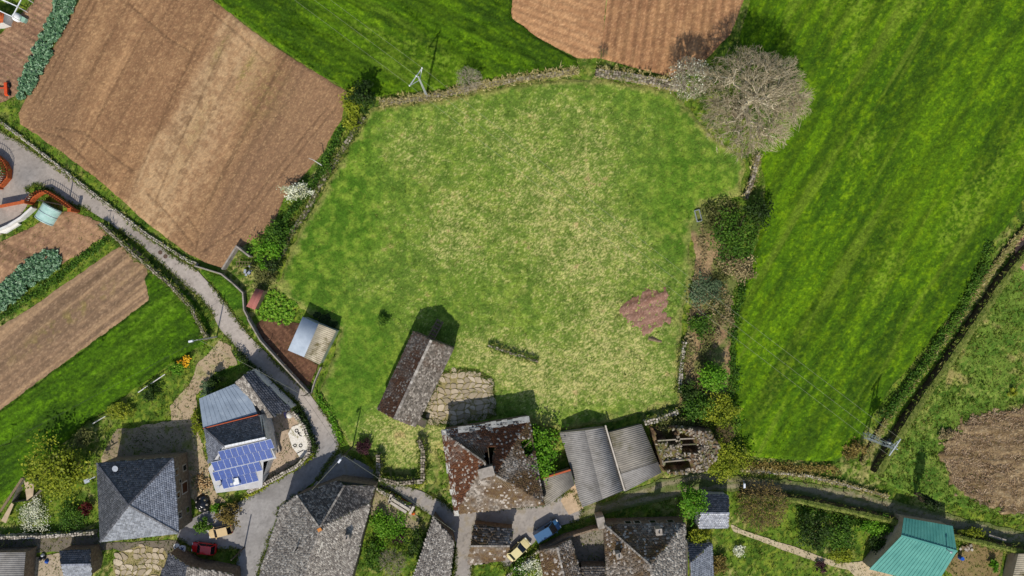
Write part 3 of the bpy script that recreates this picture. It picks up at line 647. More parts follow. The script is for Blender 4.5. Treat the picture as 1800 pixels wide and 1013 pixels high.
def plain_wall(name, label, path, w, h, mat=CONC, cat='wall', z0=-.1, coping=None):
    b = W(*path[0]); root = thing(name, label, cat, (b.x, b.y, 0)); m = MB(); P = WA(path); cp = MB()
    for i in range(len(P) - 1):
        d = P[i + 1] - P[i]; L = np.hypot(*d); t = d / L; e = w * .45 if i < len(P) - 2 else 0
        m.obox((*((P[i] + P[i + 1]) / 2 + t * e / 2), (h + z0) / 2 + i * .002), (*(t * (L + e) / 2), 0), (-t[1] * w / 2, t[0] * w / 2, 0), (0, 0, (h - z0) / 2))
        if coping: cp.obox((*((P[i] + P[i + 1]) / 2 + t * e / 2), h + .05 + i * .003), (*(t * (L + e + .02) / 2), 0), (-t[1] * (w / 2 + .05), t[0] * (w / 2 + .05), 0), (0, 0, .045))
    m.build('wall_body', mat, root)
    if coping: cp.build('coping', coping, root)
    return root

BANK_E = M('bank_earth', [(.3, '#2e2618'), (.55, '#4a3e28'), (.8, '#5c5430')], 2.5, .95, .8, 5)  # dark earth tone also carries the shade of the steep faces
BANK_G = M('bank_grass', [(.25, '#46561c'), (.5, '#66702c'), (.75, '#86864a')], 1.8, .95, .8, 5)
def bank(name, label, path, w, h, leaf='verge', dens=60):
    """earth bank: steep bare faces, rounded grassy top"""
    b = W(*path[0]); root = thing(name, label, 'bank', (b.x, b.y, 0)); pts = path_pts(path, .4); m = MB(); vs = []; n = 7; tx, ty, tz = [], [], []
    for p, t, L in pts:
        nr = np.array([-t[1], t[0]]); hj = h * (.82 + .4 * fbm(np.array([p[0] * .4]), np.array([p[1] * .4]), 6)[0]); wj = w * (.8 + .4 * fbm(np.array([p[0] * .6]), np.array([p[1] * .6]), 9)[0])
        for o, z in ((-.62, -.1), (-.52, .55), (-.42, .9), (0, 1.02), (.42, .92), (.52, .55), (.62, -.1)):
            q = p + nr * (o * wj + random.gauss(0, .04)); vs.append((q[0], q[1], z * hj if z > 0 else -.1))
        for _ in range(int(dens * L * w * .5)): o = random.gauss(0, .36) * wj; q = p + nr * o + t * random.uniform(-.2, .2); tx.append(q[0]); ty.append(q[1]); tz.append(hj * (.95 - .3 * min(1, abs(o) / wj * 1.4)))
    fs = []; mi = []
    for i in range(len(pts) - 1):
        for j in range(n - 1): fs.append((i * n + j, i * n + j + 1, (i + 1) * n + j + 1, (i + 1) * n + j))
    m.add(vs, fs); m.m = [1 if (k % (n - 1)) in (2, 3) else 0 for k in range(len(fs))]; m.build('earth_body', [BANK_E, BANK_G], root)
    k = len(tx); put('grass_tufts', tufts_mesh('grass_tufts', np.array(tx) - b.x, np.array(ty) - b.y, np.array(tz), rng.uniform(.15, .4, k), .07, LEAF[leaf], 4, 1.2), root, kind='stuff'); return root
# ---------------------------------------------------------------- walls and hedge banks
wall('stone_wall', 'low grass-grown field wall between pasture and green field beside the power pole', [(668, 183), (740, 175), (800, 163), (850, 152), (930, 138), (1015, 127)], .7, .6, STONE, ('straw', 1.0))
wall('stone_wall', 'pale bare stone wall between pasture and ridged ploughed field', [(1046, 130), (1100, 137), (1150, 146), (1190, 156)], 1.1, 1.1, STONE, ('straw', .7))
wall('stone_wall', 'overgrown stone wall between pasture and the large ploughed field', [(640, 207), (612, 250), (590, 285), (560, 330), (540, 372), (512, 412), (492, 455), (468, 495)], .8, .5, STONE, ('verge', .9))
wall('stone_wall', 'stone wall running down from the big bare tree', [(1330, 275), (1322, 310), (1308, 350)], .7, 1.0, STONE, ('straw', .5))
wall('stone_wall', 'low pale kerb wall along the road below the large ploughed field', [(-40, 190), (0, 213), (60, 258), (130, 313), (200, 367), (260, 413), (330, 458), (350, 466)], .45, .4, STONE_P, ('verge', .15), .3)
wall('stone_wall', 'ivy-grown wall between road and tilled strip', [(182, 394), (243, 450), (303, 500), (340, 541), (362, 584), (368, 597)], .5, 1.15, STONE, ('verge', .8), .35)
bank('earth_bank', 'long steep grassy bank between green field and rough eastern pasture', [(1836, 400), (1794, 444), (1755, 494), (1707, 566), (1647, 654), (1589, 736), (1534, 832)], 1.1, 1.7)
bank('earth_bank', 'low grassy ridge between bramble hedge and sunken trench', [(1812, 388), (1770, 438), (1730, 490), (1682, 560), (1622, 645), (1562, 728), (1512, 815)], .8, .5, 'straw')
bank('earth_bank', 'tall bank along the south side of the grassy lane', [(1296, 869), (1350, 870), (1400, 876), (1500, 897), (1600, 921), (1700, 945), (1800, 968), (1930, 1000)], 1.0, 1.9)
wall('stone_wall', 'low stone edge along the north side of the grassy lane', [(1302, 826), (1350, 829), (1420, 836), (1500, 856), (1560, 872)], .4, .5, STONE_P, ('straw', .5), .35)
wall('stone_wall', 'terrace wall curving round the white yard by the solar roof', [(518, 722), (538, 748), (548, 775), (545, 795), (528, 815), (480, 842), (440, 862)], .6, 1.3, STONE_P, None, .35)
wall('stone_wall', 'garden wall beside the alley below the grey pyramid-roof house', [(-40, 944), (0, 942), (90, 939), (172, 933)], .55, 1.2, STONE_P, ('verge', .1))
wall('stone_wall', 'grass-topped wall stub crossing the pasture behind the paved yard', [(858, 606), (890, 618), (925, 628), (946, 635)], .4, .75, STONE, ('meadowg', .8))
wall('stone_wall', 'stone wall in the thicket east of the pasture', [(1202, 600), (1196, 640), (1193, 690)], .6, .9, STONE_P, ('verge', .6))
wall('stone_wall', 'square roofless sheepfold wall beside the street', [(668, 795), (668, 838), (700, 845), (745, 842), (745, 788), (738, 770)], .7, 1.7, STONE, ('verge', 1.2))
wall('stone_wall', 'wall between street and rubble garden', [(662, 856), (690, 872), (728, 893)], .5, 1.0, STONE_P, ('verge', .4))
wall('stone_wall', 'mossy wall at the field corner near the ruins', [(1130, 742), (1160, 735), (1190, 722)], .8, 1.2, STONE_P, ('verge', .8))
wall('stone_wall', 'low wall behind the parked yellow car', [(890, 1012), (925, 985), (948, 966)], .4, .7, STONE_P, ('verge', .3))
plain_wall('concrete_wall', 'thin concrete wall round the grassed road corner', [(346, 468), (392, 482), (412, 498), (430, 515), (432, 545), (446, 572)], .2, .9)
plain_wall('concrete_wall', 'dark concrete wall round the vegetable bed', [(440, 560), (462, 598), (500, 640), (548, 692)], .2, 1.3)
plain_wall('concrete_wall', 'short wall end closing the vegetable bed', [(549, 690), (556, 668), (566, 645)], .15, .9)
plain_wall('concrete_wall', 'grey concrete wall of the fenced square plot by the ploughed field', [(396, 474), (421, 434), (444, 452)], .25, 1.4)

# ---------------------------------------------------------------- trees
bare('bare_tree', 'huge rounded leafless tree standing between pasture and green field', 'tree', (1318, 182), 8.5, 14.5, 9000, TWIG, zc=5.6, r2=8.4, trunk=.8, rmin=.02, trunk_h=2.6)
bare('bare_tree', 'smaller pale leafless tree beside the huge bare tree', 'tree', (1212, 140), 3.4, 8.5, 2200, TWIG_P, zc=4.6, trunk=.22, rmin=.02, extra=('blossom', 700, .16))
bare('bare_shrub', 'leafless grey shrub growing on the field wall by the power pole', 'shrub', (824, 142), 2.3, 4.0, 900, TWIG_P, zc=1.8, trunk=.1, rmin=.016)
bare('bare_shrub', 'small leafless bush at the corner of the ridged ploughed field', 'shrub', (1060, 95), 1.0, 2.4, 120, TWIG_B, zc=1.2, trunk=.05, rmin=.018)
bare('bare_shrub', 'tawny leafless shrub in the garden behind the slate shed', 'shrub', (1338, 888), 4.3, 3.6, 2000, TWIG_B, zc=1.4, trunk=.12, rmin=.018, extra=('rusty', 1500, .18))
bare('bare_shrub', 'fading leafless bush in the garden between two slate roofs', 'shrub', (690, 988), 2.4, 2.6, 700, TWIG_P, zc=1.0, trunk=.08, rmin=.016, extra=('olive', 300, .16))
bare('bare_shrub', 'brown bramble tangle at the east end of the ruins', 'shrub', (1272, 762), 1.8, 2.6, 700, TWIG_B, zc=1.2, trunk=.07, rmin=.02)
plant('leafy_tree', 'broad glossy yellow-green tree beside the grey pyramid-roof house', 'tree', (102, 826), 4.2, 6.0, 'yellow', 3600, .34, zc=3.6, stems=14)
plant('leafy_tree', 'dark evergreen bush at the pasture corner by the big ploughed field', 'tree', (642, 172), 1.9, 5.0, 'dark', 1500, .3)
plant('leafy_shrub', 'yellow-green bush at the top of the overgrown wall', 'shrub', (622, 183), 1.7, 3.0, 'yellow', 1000, .26)
plant('leafy_shrub', 'second yellow-green bush below it on the overgrown wall', 'shrub', (616, 212), 1.3, 2.2, 'yellow', 700, .24)
plant('leafy_tree', 'pale green spring tree overhanging the lane next to the slate shed', 'tree', (1216, 880), 2.2, 5.5, 'bright', 1700, .26, zc=3.6, stems=10)
plant('leafy_shrub', 'bright yellow-green shrub beside the blue-grey slate roof', 'shrub', (1231, 943), 2.0, 3.4, 'yellow', 1300, .28, r2=1.2)
plant('leafy_tree', 'lime green round tree in the eastern thicket', 'tree', (1250, 661), 2.0, 4.6, 'bright', 1700, .3, zc=2.8)
plant('elder_tree', 'green elder growing against the ruined manor', 'tree', (941, 803), 3.4, 4.6, 'bright', 3000, .3, r2=4.2, zc=2.5, stems=12)
plant('conifer', 'dark evergreen shrub at the field edge below the bare tree', 'shrub', (1330, 372), 2.2, 3.6, 'dark', 1700, .26)
plant('leafy_shrub', 'dark thorny thicket on the pasture edge', 'shrub', (1288, 418), 3.2, 3.2, 'mid', 2200, .26, r2=3.8)
plant('leafy_shrub', 'grassy mound of brambles by the trough', 'shrub', (1262, 385), 2.6, 2.0, 'olive', 1500, .24)
plant('leafy_shrub', 'grey twiggy bush edging the green field', 'shrub', (1292, 470), 2.8, 2.2, 'dry', 1500, .24, r2=2.0)
plant('leafy_shrub', 'soft grey-green broom clump in the thicket', 'shrub', (1242, 512), 2.6, 1.8, 'grey', 1700, .22, r2=2.4)
plant('leafy_shrub', 'green bramble clump below the broom', 'shrub', (1225, 572), 2.0, 1.6, 'mid', 1100, .24)
plant('leafy_shrub', 'pinkish dry bracken heap in the thicket', 'shrub', (1268, 548), 1.8, 1.4, 'dry', 1000, .22, r2=3.6)
plant('leafy_shrub', 'dark bush behind the lime green tree', 'shrub', (1212, 690), 1.6, 2.6, 'dark', 900, .26)
plant('leafy_shrub', 'mixed green bush above the ruins', 'shrub', (1222, 715), 2.6, 2.8, 'mid', 1700, .28, r2=1.8)
plant('leafy_shrub', 'golden-green scrub above the ruins next to the green field', 'shrub', (1266, 722), 2.8, 2.8, 'yellow', 2000, .28, r2=2.4)
plant('leafy_shrub', 'ivy mass swallowing the east end of the ruins', 'shrub', (1276, 808), 3.4, 3.0, 'yellow', 2600, .26, r2=2.6)
plant('leafy_shrub', 'low olive scrub along the top of the ruins', 'shrub', (1200, 745), 3.4, 2.0, 'olive', 1800, .24, r2=1.3)
plant('leafy_shrub', 'white-blossomed shrub in the hedge of the ploughed field', 'shrub', (523, 336), 2.0, 2.4, 'blossom', 1300, .2, r2=1.3)
plant('leafy_shrub', 'light green bush next to the fenced square plot', 'shrub', (470, 442), 2.2, 2.6, 'bright', 1500, .26)
plant('leafy_shrub', 'dark ivy bush between fenced plot and pasture', 'shrub', (478, 466), 1.5, 2.4, 'ivy', 900, .24)
plant('leafy_shrub', 'olive bramble behind the little red-roofed shed', 'shrub', (462, 485), 1.8, 1.6, 'olive', 1100, .24)
plant('leafy_shrub', 'green hedge bush near the leaning white stick', 'shrub', (572, 290), .9, 1.6, 'mid', 500, .24, r2=2.0)
plant('leafy_shrub', 'tall mid-green bush in the hedge above the fenced plot', 'shrub', (486, 412), 1.9, 2.8, 'mid', 1300, .26)
plant('leafy_shrub', 'rounded brownish shrub above the glossy garden tree', 'shrub', (146, 770), 1.7, 2.6, 'olive', 1100, .24)
plant('flowering_shrub', 'deep red azalea by the wall of the pyramid-roof house', 'shrub', (152, 896), 1.0, 1.2, 'red', 700, .18)
plant('leafy_shrub', 'green garden shrubs left of the red azalea', 'shrub', (122, 908), 2.6, 1.3, 'mid', 1500, .22, r2=1.8)
plant('flowering_shrub', 'cream-flowered bush on the slope of the southwest garden', 'shrub', (62, 905), 2.4, 1.3, 'blossom', 1500, .16, r2=2.8)
plant('flowering_shrub', 'orange-yellow flowering bush at the garden corner by the street lamp', 'shrub', (325, 637), 1.0, 1.2, 'gold', 450, .2)
plant('leafy_shrub', 'green bush beside the orange-yellow flowers', 'shrub', (312, 648), 1.0, 1.4, 'bright', 600, .22)
plant('leafy_shrub', 'yellowish shrub halfway along the garden hedge line', 'shrub', (212, 722), 1.6, 1.5, 'yellow', 900, .22)
plant('leafy_shrub', 'dark shrub in the garden hedge line below the white pole', 'shrub', (262, 690), 1.4, 1.7, 'dark', 700, .22)
plant('leafy_shrub', 'grey-green round bush at the corner of the zinc roof', 'shrub', (364, 685), 1.1, 1.9, 'grey', 900, .2)
plant('leafy_shrub', 'dark upright bush beside the grey-green one', 'shrub', (377, 672), 1.0, 2.6, 'dark', 700, .22)
plant('leafy_shrub', 'yellow bush along the west wall of the zinc-roofed house', 'shrub', (346, 742), .8, 1.6, 'yellow', 700, .22, r2=2.2)
plant('leafy_shrub', 'dark olive bush next to the cream car', 'shrub', (403, 907), 1.6, 2.4, 'rusty', 1200, .24)
plant('leafy_shrub', 'small leafy bush in front of the cream car', 'shrub', (357, 925), 1.2, 1.6, 'mid', 700, .24)
plant('leafy_shrub', 'small bright bush above the cream car', 'shrub', (382, 892), .8, 1.0, 'bright', 450, .22)
plant('leafy_shrub', 'dark red-leaved shrub beside the junction lamp post', 'shrub', (636, 786), 1.2, 1.8, 'purple', 900, .2)
plant('leafy_shrub', 'purple shrub in the garden between slate roofs', 'shrub', (701, 947), .8, 1.3, 'purple', 500, .18)
plant('leafy_shrub', 'leafy green shrubs in the middle of the garden between slate roofs', 'shrub', (680, 925), 2.6, 1.8, 'bright', 1900, .24)
plant('leafy_shrub', 'dark shrub by the wall of the long narrow slate roof', 'shrub', (735, 955), 1.4, 2.2, 'dark', 900, .24, r2=2.2)
plant('leafy_shrub', 'green bush at the bottom of the garden between slate roofs', 'shrub', (655, 975), 1.8, 1.6, 'mid', 1000, .24, r2=2.4)
plant('leafy_shrub', 'pale flowering bush behind the yellow car', 'shrub', (935, 998), 2.4, 1.8, 'blossom', 900, .18, r2=1.4)
plant('leafy_shrub', 'green bush at the corner behind the yellow car', 'shrub', (918, 1006), 1.8, 1.6, 'mid', 900, .24)
plant('flowering_shrub', 'white-flowered bush on the lawn below the garden path', 'shrub', (1299, 967), 1.0, 1.0, 'blossom', 700, .16)
plant('leafy_shrub', 'yellow and orange bush beside the blue-grey slate roof corner', 'shrub', (1268, 992), 1.4, 1.6, 'rusty', 900, .22)
plant('leafy_shrub', 'dark green tree in the middle of the kitchen garden', 'shrub', (1428, 938), 2.4, 3.0, 'dark', 1700, .26)
plant('leafy_shrub', 'olive bush to the right of the dark kitchen garden tree', 'shrub', (1478, 940), 2.4, 2.2, 'mid', 1600, .24, r2=2.8)
plant('leafy_shrub', 'light green bush left of the teal metal roof', 'shrub', (1540, 925), 2.4, 1.8, 'bright', 1500, .24, r2=1.6)
plant('leafy_shrub', 'yellow-green bush above the garden path end', 'shrub', (1480, 978), 2.2, 1.4, 'yellow', 1200, .22, r2=1.2)
plant('leafy_shrub', 'dark bush touching the teal roof corner', 'shrub', (1546, 958), 1.6, 2.2, 'dark', 1000, .24)
plant('leafy_shrub', 'yellow hedge bush to the right of the teal roof', 'shrub', (1705, 940), 2.6, 1.6, 'yellow', 1500, .22, r2=1.0)
plant('leafy_shrub', 'small bright bush near the striped roof', 'shrub', (1746, 996), .9, 1.4, 'bright', 500, .22)
plant('leafy_shrub', 'reddish shrub in the lower lawn', 'shrub', (1443, 996), .8, .8, 'purple', 450, .18)
plant('leafy_shrub', 'yellowish bramble by the pylon foot', 'shrub', (1500, 790), 1.6, 1.4, 'rusty', 900, .22)
plant('leafy_shrub', 'pale twiggy shrub in the rough pasture', 'shrub', (1660, 765), 1.0, 1.2, 'dry', 500, .2)
plant('leafy_shrub', 'yellow gorse in the rough pasture', 'shrub', (1778, 690), .7, .9, 'yellow', 400, .2)
plant('leafy_shrub', 'small dark shrub at the pasture edge left of the barn', 'shrub', (672, 562), 1.0, 1.5, 'mid', 600, .22)
plant('leafy_tree', 'thin dark tree in the pasture beyond the lane', 'tree', (1632, 881), .8, 7.6, 'ivy', 1100, .26, r2=.8, zc=4.0)
plant('leafy_shrub', 'green clipped bush inside the brick fence at the road edge', 'shrub', (2, 298), 1.2, 1.4, 'mid', 700, .2)
hedge('hedge', 'thick bramble hedge along the lower right edge of the green field', 'hedge', [(1742, 430), (1722, 470), (1690, 535), (1640, 615), (1590, 680), (1548, 735)], 1.7, 1.3, 'mid', 80)
hedge('hedge', 'green hedge between the overgrown wall and the ploughed field', 'hedge', [(603, 225), (585, 262), (556, 312), (528, 355), (505, 385), (490, 425)], 1.2, 1.3, 'mid', 75)
hedge('hedge', 'dark ivy hedge on the road side of the solar-roof yard', 'hedge', [(420, 618), (455, 655), (500, 700), (535, 735), (552, 770), (556, 792)], 1.0, 1.5, 'ivy', 110)
hedge('hedge', 'yellow-green weeds along the terrace wall by the junction', 'hedge', [(556, 785), (548, 803), (520, 825), (470, 852), (435, 872)], .7, .6, 'yellow', 80)
hedge('hedge', 'scrubby weeds along the foot of the street sheepfold', 'hedge', [(640, 800), (665, 830), (700, 848), (745, 850)], .9, .8, 'yellow', 80)
hedge('hedge', 'tufted weeds along the south edge of the green field', 'hedge', [(1300, 815), (1350, 820), (1400, 822), (1470, 824)], 1.6, .7, 'rusty', 60)
hedge('hedge', 'weedy hedge line between tilled strip and kale patch', 'hedge', [(0, 560), (60, 520), (120, 475), (165, 438), (195, 420)], 1.2, .6, 'mid', 70)
hedge('hedge', 'dark weeds at the foot of the barn-side grass', 'hedge', [(560, 695), (575, 718), (590, 745), (600, 775)], 1.2, .8, 'bright', 80)
hedge('hedge', 'shrubby edge behind the lane wall in the kitchen garden', 'hedge', [(1400, 892), (1450, 905), (1500, 915), (1560, 930)], 1.6, .9, 'mid', 70)

hedge('scrub', 'tangled dead brambles on the pasture side of the eastern thicket', 'scrub', [(1232, 400), (1236, 440), (1228, 490), (1222, 540), (1212, 600), (1205, 660), (1202, 705)], 1.5, .6, 'dry', 55)
hedge('scrub', 'ragged green scrub running down the middle of the eastern thicket', 'scrub', [(1278, 360), (1290, 400), (1282, 450), (1262, 500), (1250, 560), (1240, 610), (1235, 680), (1240, 735)], 3.0, 1.1, 'olive', 60, ragged=.7)
hedge('scrub', 'dark weeds where the thicket meets the tall green field', 'scrub', [(1326, 400), (1310, 470), (1296, 540), (1288, 620), (1286, 690), (1292, 750)], 1.6, .9, 'mid', 60, ragged=.7)
# ---------------------------------------------------------------- grass
EX = [ROAD, STREET, LANE]
def tuft_obj(name, label, poly, n, h, w, leaf, blades=4, lean=.7, excl=(), z=.12, margin=.3, cat='grass'):
    x, y = scatter(poly, n, excl, margin); k = len(x)
    rn = np.clip(fbm(x * .5, y * .5, 33) * 1.3 - .15 + rng.normal(0, .12, k), 0, 1)
    hh = h * (.4 + 1.1 * fbm(x * 1.1, y * 1.1, 35, 3)) * rng.uniform(.7, 1.2, k)
    o = put(name, tufts_mesh(name, x, y, z, hh, w, LEAF[leaf], blades, lean, rn)); tag(o, label, cat, kind='stuff'); return o
tuft_obj('tall_grass', 'tall lush green cereal in the big eastern field', PR, 80000, .36, .06, 'lushg')
tuft_obj('tall_grass', 'lush green cereal in the northern field by the power pole', PT, 60000, .38, .07, 'lushg')
tuft_obj('tall_grass', 'dark green grass on the strip beside the tilled land', PS, 32000, .34, .07, 'lushg')
tuft_obj('meadow_grass', 'short pasture grass with straw-coloured dead tufts', PM, 60000, .2, .06, 'meadowg', 3, 1.0, [PATIO])
tuft_obj('rough_grass', 'rough tussock grass in the eastern pasture', PE, 22000, .34, .07, 'verge')
FRAME = [(-30, -20), (1830, -20), (1830, 1033), (-30, 1033)]
tuft_obj('verge_grass', 'weeds and grass on verges, banks and gardens', FRAME, 90000, .26, .07, 'verge', 3, .8, [ROAD, STREET, PR, PT, PM, PL, PN1, PN2, PW, PS, PE], z=-.02)

def edge_weeds(poly, n, name, label):
    pts = path_pts(poly + poly[:1], .25); idx = rng.integers(0, len(pts), n); q = np.array([pts[i][0] for i in idx]); t = np.array([pts[i][1] for i in idx])
    k = fbm(q[:, 0] * .35, q[:, 1] * .35, 77) > .42; q, t = q[k], t[k]; o = rng.normal(0, .22, len(q)); x, y = q[:, 0] - t[:, 1] * o, q[:, 1] + t[:, 0] * o
    tag(put(name, tufts_mesh(name, x, y, .03, rng.uniform(.08, .25, len(x)), .06, LEAF['verge'], 4, 1.1)), label, 'weeds', kind='stuff')
def edge_tufts(poly, n, name, label, leaf, sg):
    pts = path_pts(poly + poly[:1], .2); idx = rng.integers(0, len(pts), n); q = np.array([pts[i][0] for i in idx]) + rng.normal(0, sg, (n, 2))
    tag(put(name, tufts_mesh(name, q[:, 0], q[:, 1], .06, rng.uniform(.1, .3, n), .06, LEAF[leaf], 4, 1.1)), label, 'grass', kind='stuff')
edge_tufts(PATIO, 1500, 'paving_edge_grass', 'grass growing into the edges of the stone paving by the barn', 'meadowg', .4)
edge_tufts([(1080, 540), (1104, 527), (1142, 511), (1178, 510), (1178, 540), (1173, 568), (1140, 584), (1115, 572), (1092, 560)], 1800, 'earth_edge_grass', 'grass tufts growing into the bare earth patch', 'meadowg', .55)
edge_tufts([(1655, 800), (1670, 762), (1712, 732), (1800, 720), (1840, 760), (1840, 900), (1800, 900), (1722, 880), (1674, 846)], 5000, 'bracken_edge_grass', 'mixed dead stems and grass round the dead bracken patch', 'verge', 1.1)
x, y = scatter([(1655, 800), (1668, 762), (1710, 730), (1840, 712), (1850, 915), (1720, 885), (1672, 850)], 7000); tag(put('dead_bracken', tufts_mesh('dead_bracken', x, y, .25, rng.uniform(.2, .5, len(x)), .08, LEAF['bracken'], 3, 1.4)), 'flattened dead bracken stems in the rough pasture', 'bracken', kind='stuff')
edge_weeds(ROAD, 9000, 'road_edge_weeds', 'weeds creeping over the edges of the road')
edge_weeds(STREET, 5000, 'road_edge_weeds', 'weeds creeping over the edges of the village street')
# ---------------------------------------------------------------- building tools
def slate_mat(name, stops, moss=None, ms=.25, lo=.5, hi=.6, lichen=None, rough=.75):
    m, nt, b, out = _new(name)
    a = nt.nodes.new('ShaderNodeAttribute'); a.attribute_name = 'rnd'
    c = _ramp(nt, a.outputs['Fac'], stops).outputs[0]
    if moss:
        n = _noise(nt, ms, 7, .7); f = _ramp(nt, n.outputs['Fac'], [(lo, (0, 0, 0, 1)), (hi, (1, 1, 1, 1))])
        c2 = _ramp(nt, _noise(nt, 1.6, 4).outputs['Fac'], [(.35, moss[0]), (.65, moss[1])]).outputs[0]
        a2 = nt.nodes.new('ShaderNodeMath'); a2.operation = 'LESS_THAN'; a2.inputs[1].default_value = .88
        nt.links.new(a.outputs['Fac'], a2.inputs[0])
        mm = nt.nodes.new('ShaderNodeMath'); mm.operation = 'MULTIPLY'; nt.links.new(f.outputs[0], mm.inputs[0]); nt.links.new(a2.outputs[0], mm.inputs[1])
        c = _mix(nt, 'MIX', mm.outputs[0], c, c2)
    if lichen:
        n = _noise(nt, 4.5, 6, .8); f = _ramp(nt, n.outputs['Fac'], [(.63, (0, 0, 0, 1)), (.76, (1, 1, 1, 1))])
        c = _mix(nt, 'MIX', f.outputs[0], c, L4(lichen))
    nt.links.new(c, b.inputs['Base Color']); b.inputs['Roughness'].default_value = rough
    b.inputs['Specular IOR Level'].default_value = .35
    _bump(nt, b, _noise(nt, 9, 4).outputs['Fac'], .3, .03)
    MATS[name] = m; return m
SL_OLD = slate_mat('old_stone_slate', [(0, '#544c42'), (.4, '#776d62'), (.75, '#90867a'), (1, '#a89e92')], ('#4c3622', '#66502e'), .16, .42, .56, '#9c9284')
SL_BARN = slate_mat('barn_slate', [(0, '#544c42'), (.4, '#70675c'), (.8, '#8a8074'), (1, '#aaa092')], ('#4c3422', '#604630'), .14, .56, .68, '#948a7c')
SL_MANOR = slate_mat('manor_slate', [(0, '#5a4a3e'), (.3, '#76665a'), (.7, '#8c7e70'), (1, '#a4988a')], ('#4c2a16', '#6a4022'), .10, .34, .46, '#988c7e')
SL_BW = slate_mat('mossy_barn_slate', [(0, '#54483e'), (.5, '#6e6258'), (1, '#8e8478')], ('#4a2e1e', '#60422c'), .2, .38, .54, '#948a7c')
SL_GREY = slate_mat('weathered_slate', [(0, '#665e56'), (.4, '#847c72'), (.8, '#9c9488'), (1, '#b8b0a4')], None, lichen='#a89f92')
SL_DARK_SHADE = slate_mat('dark_shaded_slate', [(0, '#404044'), (.5, '#505156'), (1, '#66666a')], None, rough=.55, lichen='#74726c')  # darker tone of the grey slate, painting slopes that lie in shade
SL_BLUE_LIT = slate_mat('blue_sunlit_slate', [(0, '#686a72'), (.5, '#7e818a'), (1, '#94979f')], None, rough=.36)  # paler tone of the same slate, painting slopes that catch the sun
SL_BLUE_LIT.node_tree.nodes['Principled BSDF'].inputs['Specular IOR Level'].default_value = 1.0
SL_TOP = slate_mat('striped_dark_slate', [(0, '#3c3834'), (.5, '#5c5650'), (1, '#8c857c')], None, lichen='#9c948a')
def corr_mat(name, a, b_, dirt=None, lo=.55, hi=.7):
    return M(name, [(.3, a), (.7, b_)], 1.2, .7, .15, 10, dirt=dirt, dscale=.35, dlo=lo, dhi=hi)
FIBRO = corr_mat('fibre_cement', '#7c7873', '#94908a', '#6a665e', .52, .70)
FIBRO2 = corr_mat('mossy_fibre_cement', '#7c766c', '#938c80', '#5c573e', .5, .68)
ZINC = M('zinc_sheet', [(.3, '#7c8894'), (.7, '#929eaa')], .8, .5, .05, 6, metal=.15, dirt='#a2acb4', dscale=.5, dlo=.55, dhi=.75)
PALE = M('pale_sheet', [(.3, '#8f9aa6'), (.7, '#a6b0ba')], .8, .65, .05, 6)
CREAM = M('cream_sheet', [(.3, '#a89c84'), (.7, '#c4b89e')], 1.5, .6, .1, 8, dirt='#6a6038', dscale=.5, dlo=.55, dhi=.66)
TEAL = M('teal_sheet', [(.3, '#44857a'), (.7, '#5a9a8c')], .6, .5, .04, 6)
RED_SHEET = M('red_sheet', [(.3, '#8a5048'), (.7, '#a2665a')], 1.0, .6, .1, 8)
RUBBLE = M('rubble_masonry', [(.25, '#5a4a3a'), (.5, '#7c6a56'), (.8, '#a08c74')], 2.6, .9, .8, 5, detail=8, dist=.08)
PLASTER = M('tan_render', [(.3, '#a08c70'), (.7, '#bca688')], 1.0, .9, .1, 10)
WHITE = M('white_render', [(.3, '#c6c2ba'), (.7, '#dcd8d0')], 1.0, .8, .08, 10, dirt='#9c968c', dscale=.7, dlo=.55, dhi=.75)
BRICK = M('orange_brick', [(.25, '#8a4020'), (.6, '#b85c2c'), (.85, '#cc7c44')], 4, .85, .3, 14)
DARK = M_plain('dark_void', '#0c0a08', .9)
WOOD = M('weathered_wood', [(.3, '#5c4c38'), (.7, '#86745a')], 5, .85, .3, 14)
BROWNWOOD = M_plain('brown_wood', '#4a2412', .6)
METAL = M_plain('galvanised_metal', '#b0b4b8', .45, .5)
DMETAL = M_plain('dark_metal', '#2c2c2e', .5, .6)
WHITEP = M_plain('white_paint', '#e2e2e0', .5)
GLASS = M_plain('dark_glass', '#12161c', .08, 0, .6)
TERRA = M_plain('terracotta', '#a8502c', .8)

def V3(p): return W(*p)
def frame_of(pts):
    n = Vector((0, 0, 0))
    for i in range(len(pts)): n += (pts[i] - pts[0]).cross(pts[(i + 1) % len(pts)] - pts[0])
    n.normalize()
    if n.z < 0: n = -n
    u = Vector((0, 0, 1)) - n * n.z
    u = Vector((0, 1, 0)) if u.length < 1e-3 else u.normalized()
    return n, u, u.cross(n).normalized()
def zfan(pts, x, y, z):
    z = z.copy(); p0 = pts[0]; best = np.full(len(x), -9.0)
    for i in range(1, len(pts) - 1):
        a, b = pts[i], pts[i + 1]; d = (a.x - p0.x) * (b.y - p0.y) - (b.x - p0.x) * (a.y - p0.y)
        if abs(d) < 1e-6: continue
        u = ((x - p0.x) * (b.y - p0.y) - (b.x - p0.x) * (y - p0.y)) / d; v = ((a.x - p0.x) * (y - p0.y) - (x - p0.x) * (a.y - p0.y)) / d
        q = np.minimum(np.minimum(u, v), 1 - u - v); k = q > best
        z[k] = (p0.z + u * (a.z - p0.z) + v * (b.z - p0.z))[k]; best = np.maximum(best, q)
    return z
